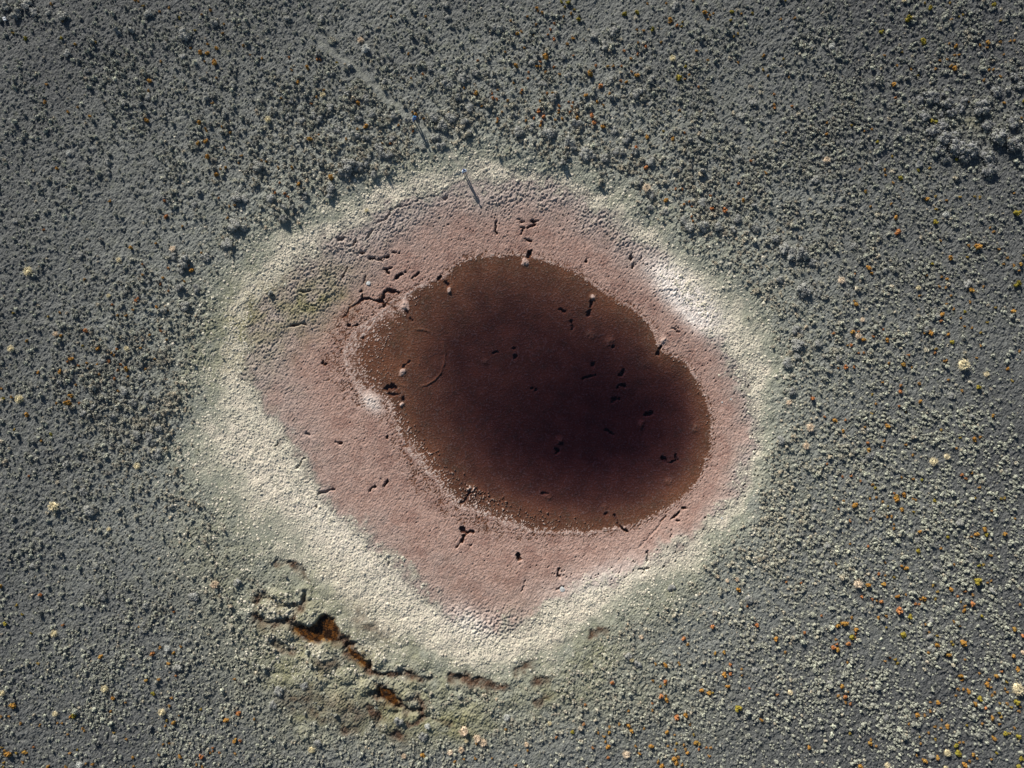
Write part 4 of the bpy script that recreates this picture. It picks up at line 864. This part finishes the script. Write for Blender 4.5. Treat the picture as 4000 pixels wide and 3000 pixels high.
# ---- straw tussocks
SM = {'s': [tuft_mesh('straw_tussock', 110, 1.05, 1.0, .045, 500 + i) for i in range(3)], 'p': [tuft_mesh('peach_tussock', 110, 1.05, 1.0, .045, 510 + i) for i in range(3)], 'g': [tuft_mesh('grey_tussock', 110, 1.05, 1.0, .045, 520 + i) for i in range(2)]}
M_PALE = plant_mat('pale_grey_blades', (.36, .36, .32), (.5, .5, .45))
for k, m in (('s', M_STRAW), ('p', M_PEACH), ('g', M_PALE)):
    for me in SM[k]: me.materials.append(m)
WORD = {'s': 'straw yellow', 'p': 'pale peach', 'g': 'pale grey'}
names = name_all([(t[0], t[1], ('large ' if t[2] > 15.5 else 'mid-sized ' if t[2] > 11.5 else 'small ') + WORD[t[3]] + ' tussock') for t in STRAW])
for t, lab in zip(STRAW, names):
    o = mesh_obj('grass_tussock', random.choice(SM[t[3]]))
    place(o, t[0], t[1], t[2] * 1.12 / PXM, zs=random.uniform(.85, 1.1))
    tag(o, lab, 'grass tussock', 'tall pale grass tussocks standing out of the moor')

# ---- grey shrubs: foliage on woody stems
GM = [leafy_mesh('foliage', 1, 1.0, 6, 330, .12, 600 + i, .74) for i in range(5)]
GS = [leafy_mesh('foliage', 1, 1.2, 4, 120, .22, 620 + i, .76) for i in range(5)]
GM2 = [leafy_mesh('foliage', 1, 1.0, 6, 330, .12, 660 + i, .74) for i in range(5)]
for me in GM: me.materials.append(M_GREY)
M_PALER = plant_mat('pale_grey_foliage', (.16, .16, .15), (.29, .285, .255), (.25, .25, .2))
for me in GS + GM2: me.materials.append(M_PALER)
ST = [stem_mesh('stem', 1, 1.0, 5, 640 + i) for i in range(2)]
for me in ST: me.materials.append(M_STEM)
names = name_all([(s_[0], s_[1], ('huge ' if s_[2] > 26 else 'large ' if s_[2] > 19 else 'mid-sized ' if s_[2] > 13 else 'small ') + 'grey shrub') for s_ in SHRUB])
for (px, py, r), lab in zip(SHRUB, names):
    r = r / PXM
    thick = px > 3300 and py < 800
    if r > .4:
        o = bpy.data.objects.new('grey_shrub', None); COL.objects.link(o)
        place(o, px, py, r, zs=random.uniform(.62, .9))
        mesh_obj('foliage', random.choice(GM if thick else GM2), parent=o)
        mesh_obj('stem', random.choice(ST), parent=o)
    else:
        o = mesh_obj('grey_shrub', random.choice(GS)); place(o, px, py, r, zs=random.uniform(.9, 1.2))
    tag(o, lab, 'shrub', 'grey shrubs on the moor round the pond')

# ------------------------------------------------------------------ stones
def stone_mesh(name, seed, flat=.5):
    bm = bmesh.new(); bmesh.ops.create_icosphere(bm, subdivisions=3, radius=1)
    q = np.random.default_rng(seed); ax = [rv(q) for _ in range(9)]
    for v in bm.verts:
        p = np.array(v.co)
        for a in ax:
            a = a / np.linalg.norm(a); d = p @ a
            if d > .72: p = p - a * (d - .72) * .85
        p *= 1 + .05 * math.sin(p[0] * 7 + seed) * math.cos(p[1] * 6)
        v.co = (p[0], p[1], p[2] * flat)
    me = bpy.data.meshes.new(name); bm.to_mesh(me); bm.free()
    return me
gst = N('stone'); M_ST = gst.done(gst.mix(gst.rmp(gst.noise(7., 4), .35, .65), (.3, .31, .3), (.48, .48, .45)), .9, .2, gst.bump(gst.noise(14., 4), .5, .03))
for px, py, r, lab, k in ((1433,1103,10,'flat grey stone slab lying in the pink mud among cracks',1),(2198,2306,11,'flat pale blue-grey stone on the lower mud edge',2),(2822,2026,5,'small pale stone on the lower right mud beside the bank',3),(2828,1572,4,'white pebble-like stone in the mud right of the water',4),(2862,1560,4,'small grey stone at the inner edge of the right bank',5)):
    o = mesh_obj('stone', stone_mesh('stone', k, .3), M_ST); place(o, px, py, r / PXM, zs=.7, dz=.02); tag(o, lab, 'stone', 'stones lying on the mud')

# ------------------------------------------------------------------ the white object in the scrub at the upper left corner: an open tray of bent white board
def white_tray():
    x, y = P(23, 76.5); z = float(zat(x, y)) + .12
    bm = bmesh.new()
    def box(cx_, cy_, cz_, sx, sy, sz):
        m = bmesh.ops.create_cube(bm, size=1)['verts']
        bmesh.ops.scale(bm, vec=(sx, sy, sz), verts=m); bmesh.ops.translate(bm, vec=(cx_, cy_, cz_), verts=m)
    box(0, .135, .1, .36, .11, .2); box(0, -.135, .1, .36, .11, .2); box(-.135, 0, .1, .09, .158, .2); box(.01, 0, .02, .19, .156, .04)
    bmesh.ops.bevel(bm, geom=bm.edges[:], offset=.018, segments=2, affect='EDGES')
    me = bpy.data.meshes.new('white_tray'); bm.to_mesh(me); bm.free()
    g = N('white_board'); m = g.done(g.mix(g.rmp(g.noise(9., 3), .4, .7), (.8, .8, .79), (.68, .68, .66)), .6, .3)
    o = mesh_obj('white_tray', me, m); o.location = (x, y, z); o.rotation_euler = (R(4), R(-3), R(14))
    tag(o, 'small white open-sided tray lying in dark scrub at the upper left corner', 'tray')
white_tray()

# ------------------------------------------------------------------ people
def flat_mat(name, a, b, rough=.85):
    g = N(name); return g.done(g.mix(g.rmp(g.noise(30., 3), .4, .6), a, b), rough, .25, g.bump(g.noise(45., 3), .25, .01))
SKIN = flat_mat('skin', (.5, .3, .22), (.56, .35, .26), .6)
SHOE = flat_mat('shoe', (.05, .045, .04), (.09, .08, .07))
def person(label, px, py, heading, pose, jacket, trousers, cap_mat, hair_mat):
    J = {}; E = []
    def j(n, p, r, par=None, kind='jacket'):
        J[n] = (Vector(p), r, kind)
        if par: E.append((par, n))
    j('pelvis', (0, 0, .95), .135, None, 'trousers')
    j('waist', (0, 0, 1.08), .13, 'pelvis'); j('chest', (0, .01, 1.27), .155, 'waist'); j('upper', (0, 0, 1.42), .12, 'chest')
    j('neck', (0, .01, 1.5), .055, 'upper', 'skin'); j('jaw', (0, .03, 1.585), .078, 'neck', 'skin'); j('skull', (0, .012, 1.67), .098, 'jaw', 'skin'); j('crown', (0, 0, 1.73), .06, 'skull', 'skin')
    j('nose', (0, .125, 1.63), .013, 'jaw', 'skin')
    for s, t in ((-1, 'l'), (1, 'r')):
        leg = pose['legs'][t]
        j('hip' + t, (s * .09, 0, .9), .115, 'pelvis', 'trousers'); j('knee' + t, (s * .1, leg[0], .5), .085, 'hip' + t, 'trousers'); j('calf' + t, (s * .1, (leg[0] + leg[1]) / 2 - .02, .32), .075, 'knee' + t, 'trousers')
        j('ankle' + t, (s * .1, leg[1], .1 + leg[2]), .045, 'calf' + t, 'shoe'); j('heel' + t, (s * .1, leg[1] - .04, .045 + leg[2]), .045, 'ankle' + t, 'shoe'); j('ball' + t, (s * .11, leg[1] + .13, .035 + leg[2]), .042, 'ankle' + t, 'shoe'); j('toe' + t, (s * .115, leg[1] + .2, .03 + leg[2]), .03, 'ball' + t, 'shoe')
        sh = Vector((s * .19, 0, 1.42)); el = Vector(pose['elbow'][t]); wr = Vector(pose['wrist'][t])
        j('shoulder' + t, sh, .085, 'upper'); j('elbow' + t, el, .052, 'shoulder' + t); j('cuff' + t, el.lerp(wr, .8), .045, 'elbow' + t); j('wrist' + t, wr, .03, 'cuff' + t, 'skin')
        d = (wr - el).normalized(); side = d.cross(Vector((0, 0, 1)))
        if side.length < .2: side = Vector((0, 1, 0))
        side.normalize(); dn = d.cross(side).normalized()
        j('palm' + t, wr + d * .05, .032, 'wrist' + t, 'skin')
        for f in range(4):
            off = (f - 1.5) * .021; L = (.07, .082, .078, .06)[f]
            b = wr + d * .085 + side * off
            j(f'finger{f}{t}', b, .0105, 'palm' + t, 'skin'); j(f'mid{f}{t}', b + d * L * .5 + dn * .012, .0095, f'finger{f}{t}', 'skin'); j(f'tip{f}{t}', b + d * L * .85 + dn * .035, .0085, f'mid{f}{t}', 'skin')
        th = wr + d * .03 + side * (-.034 * s)
        j('thumb' + t, th, .012, 'palm' + t, 'skin'); j('thumbtip' + t, th + d * .045 + side * (-.02 * s), .0095, 'thumb' + t, 'skin')
    order_ = list(J); ix = {n: i for i, n in enumerate(order_)}
    me = bpy.data.meshes.new('person'); me.from_pydata([J[n][0] for n in order_], [(ix[a], ix[b]) for a, b in E], []); me.update()
    o = mesh_obj('person', me)
    md = o.modifiers.new('skin', 'SKIN'); md.use_smooth_shade = True
    for n, v in zip(order_, me.skin_vertices[0].data):
        r = J[n][1]; v.radius = (r, r)
        if n in ('pelvis', 'waist', 'chest', 'upper'): v.radius = (r * 1.15, r * .85)
        v.use_root = n == 'pelvis'
    o.modifiers.new('smooth', 'SUBSURF').levels = 1
    dg = bpy.context.evaluated_depsgraph_get(); dg.update()
    body = bpy.data.meshes.new_from_object(o.evaluated_get(dg))
    o.modifiers.clear(); o.data = body
    mats = [jacket, trousers, SHOE, SKIN]; body.materials.clear()
    for m in mats: body.materials.append(m)
    segs = [(J[a][0], J[b][0], J[b][2] if J[b][2] != 'skin' or J[a][2] == 'skin' else 'skin') for a, b in E]
    kind_i = {'jacket': 0, 'trousers': 1, 'shoe': 2, 'skin': 3}
    for f in body.polygons:
        c = f.center; best = (9, 0)
        for a, b, k in segs:
            ab = b - a; t = max(0, min(1, (c - a).dot(ab) / max(ab.length_squared, 1e-9)))
            d = (c - a - ab * t).length
            if d < best[0]: best = (d, kind_i[k])
        f.material_index = best[1]; f.use_smooth = True
    # hair or cap, ears, eyes
    bm = bmesh.new(); bmesh.ops.create_uvsphere(bm, u_segments=20, v_segments=12, radius=.112)
    for v in bm.verts:
        v.co.z *= 1.02
    dele = [v for v in bm.verts if v.co.z < -.02 and v.co.y > -.03]
    bmesh.ops.delete(bm, geom=dele, context='VERTS')
    hm = bpy.data.meshes.new('hair'); bm.to_mesh(hm); bm.free()
    h = mesh_obj('hair', hm, hair_mat, o); h.location = (0, -.005, 1.675)
    if cap_mat:
        bm = bmesh.new(); bmesh.ops.create_uvsphere(bm, u_segments=20, v_segments=12, radius=.121)
        bmesh.ops.delete(bm, geom=[v for v in bm.verts if v.co.z < .015], context='VERTS')
        ring_ = []
        for i in range(9):
            a = math.pi * (.15 + .7 * i / 8)
            ring_.append((bm.verts.new((math.cos(a) * .115, math.sin(a) * .115, .02)), bm.verts.new((math.cos(a) * .13, math.sin(a) * .2, .004))))
        for i in range(8): bm.faces.new((ring_[i][0], ring_[i][1], ring_[i + 1][1], ring_[i + 1][0]))
        cm = bpy.data.meshes.new('cap'); bm.to_mesh(cm); bm.free()
        c_ = mesh_obj('cap', cm, cap_mat, o); c_.location = (0, 0, 1.685)
    for s in (-1, 1):
        for nm, p, rad, mt in (('ear', (s * .098, 0, 1.63), (.014, .028, .036), SKIN), ('eye', (s * .034, .094, 1.652), (.012, .01, .01), SHOE)):
            bm = bmesh.new(); bmesh.ops.create_icosphere(bm, subdivisions=2, radius=1); bmesh.ops.scale(bm, vec=rad, verts=bm.verts)
            e = bpy.data.meshes.new(nm); bm.to_mesh(e); bm.free()
            mesh_obj(nm, e, mt, o).location = p
    x, y = P(px, py)
    o.location = (x, y, float(zat(x, y)) - .01); o.rotation_euler = (0, 0, heading)
    tag(o, label, 'person', 'people walking by the pond')
    return o
BLUE_W = flat_mat('light_blue_jacket', (.42, .6, .82), (.62, .74, .86)); NAVY = flat_mat('navy_jacket', (.035, .12, .34), (.06, .2, .5))
DARK = flat_mat('dark_trousers', (.03, .035, .05), (.05, .055, .07)); CAP = flat_mat('navy_cap', (.015, .03, .14), (.025, .05, .2)); HAIR = flat_mat('dark_hair', (.03, .022, .018), (.06, .045, .035)); TEAL = flat_mat('blue_cap', (.05, .16, .3), (.1, .3, .45))
# the sun throws their shadows down the picture
person('person in light blue jacket and navy cap at the edge of pink mud', 1815, 677, R(205), {'legs': {'l': (.03, 0, 0), 'r': (.06, .05, 0)}, 'elbow': {'l': (-.27, -.03, 1.14), 'r': (.28, .0, 1.14)}, 'wrist': {'l': (-.2, .2, 1.08), 'r': (.22, .2, 1.06)}}, BLUE_W, DARK, CAP, HAIR)
person('person in navy jacket and blue cap striding through dark scrub', 1625, 478, R(215), {'legs': {'l': (.2, .3, 0), 'r': (-.05, -.3, .03)}, 'elbow': {'l': (-.3, -.12, 1.16), 'r': (.3, .08, 1.15)}, 'wrist': {'l': (-.33, -.02, .93), 'r': (.3, .28, 1.02)}}, NAVY, DARK, TEAL, HAIR)
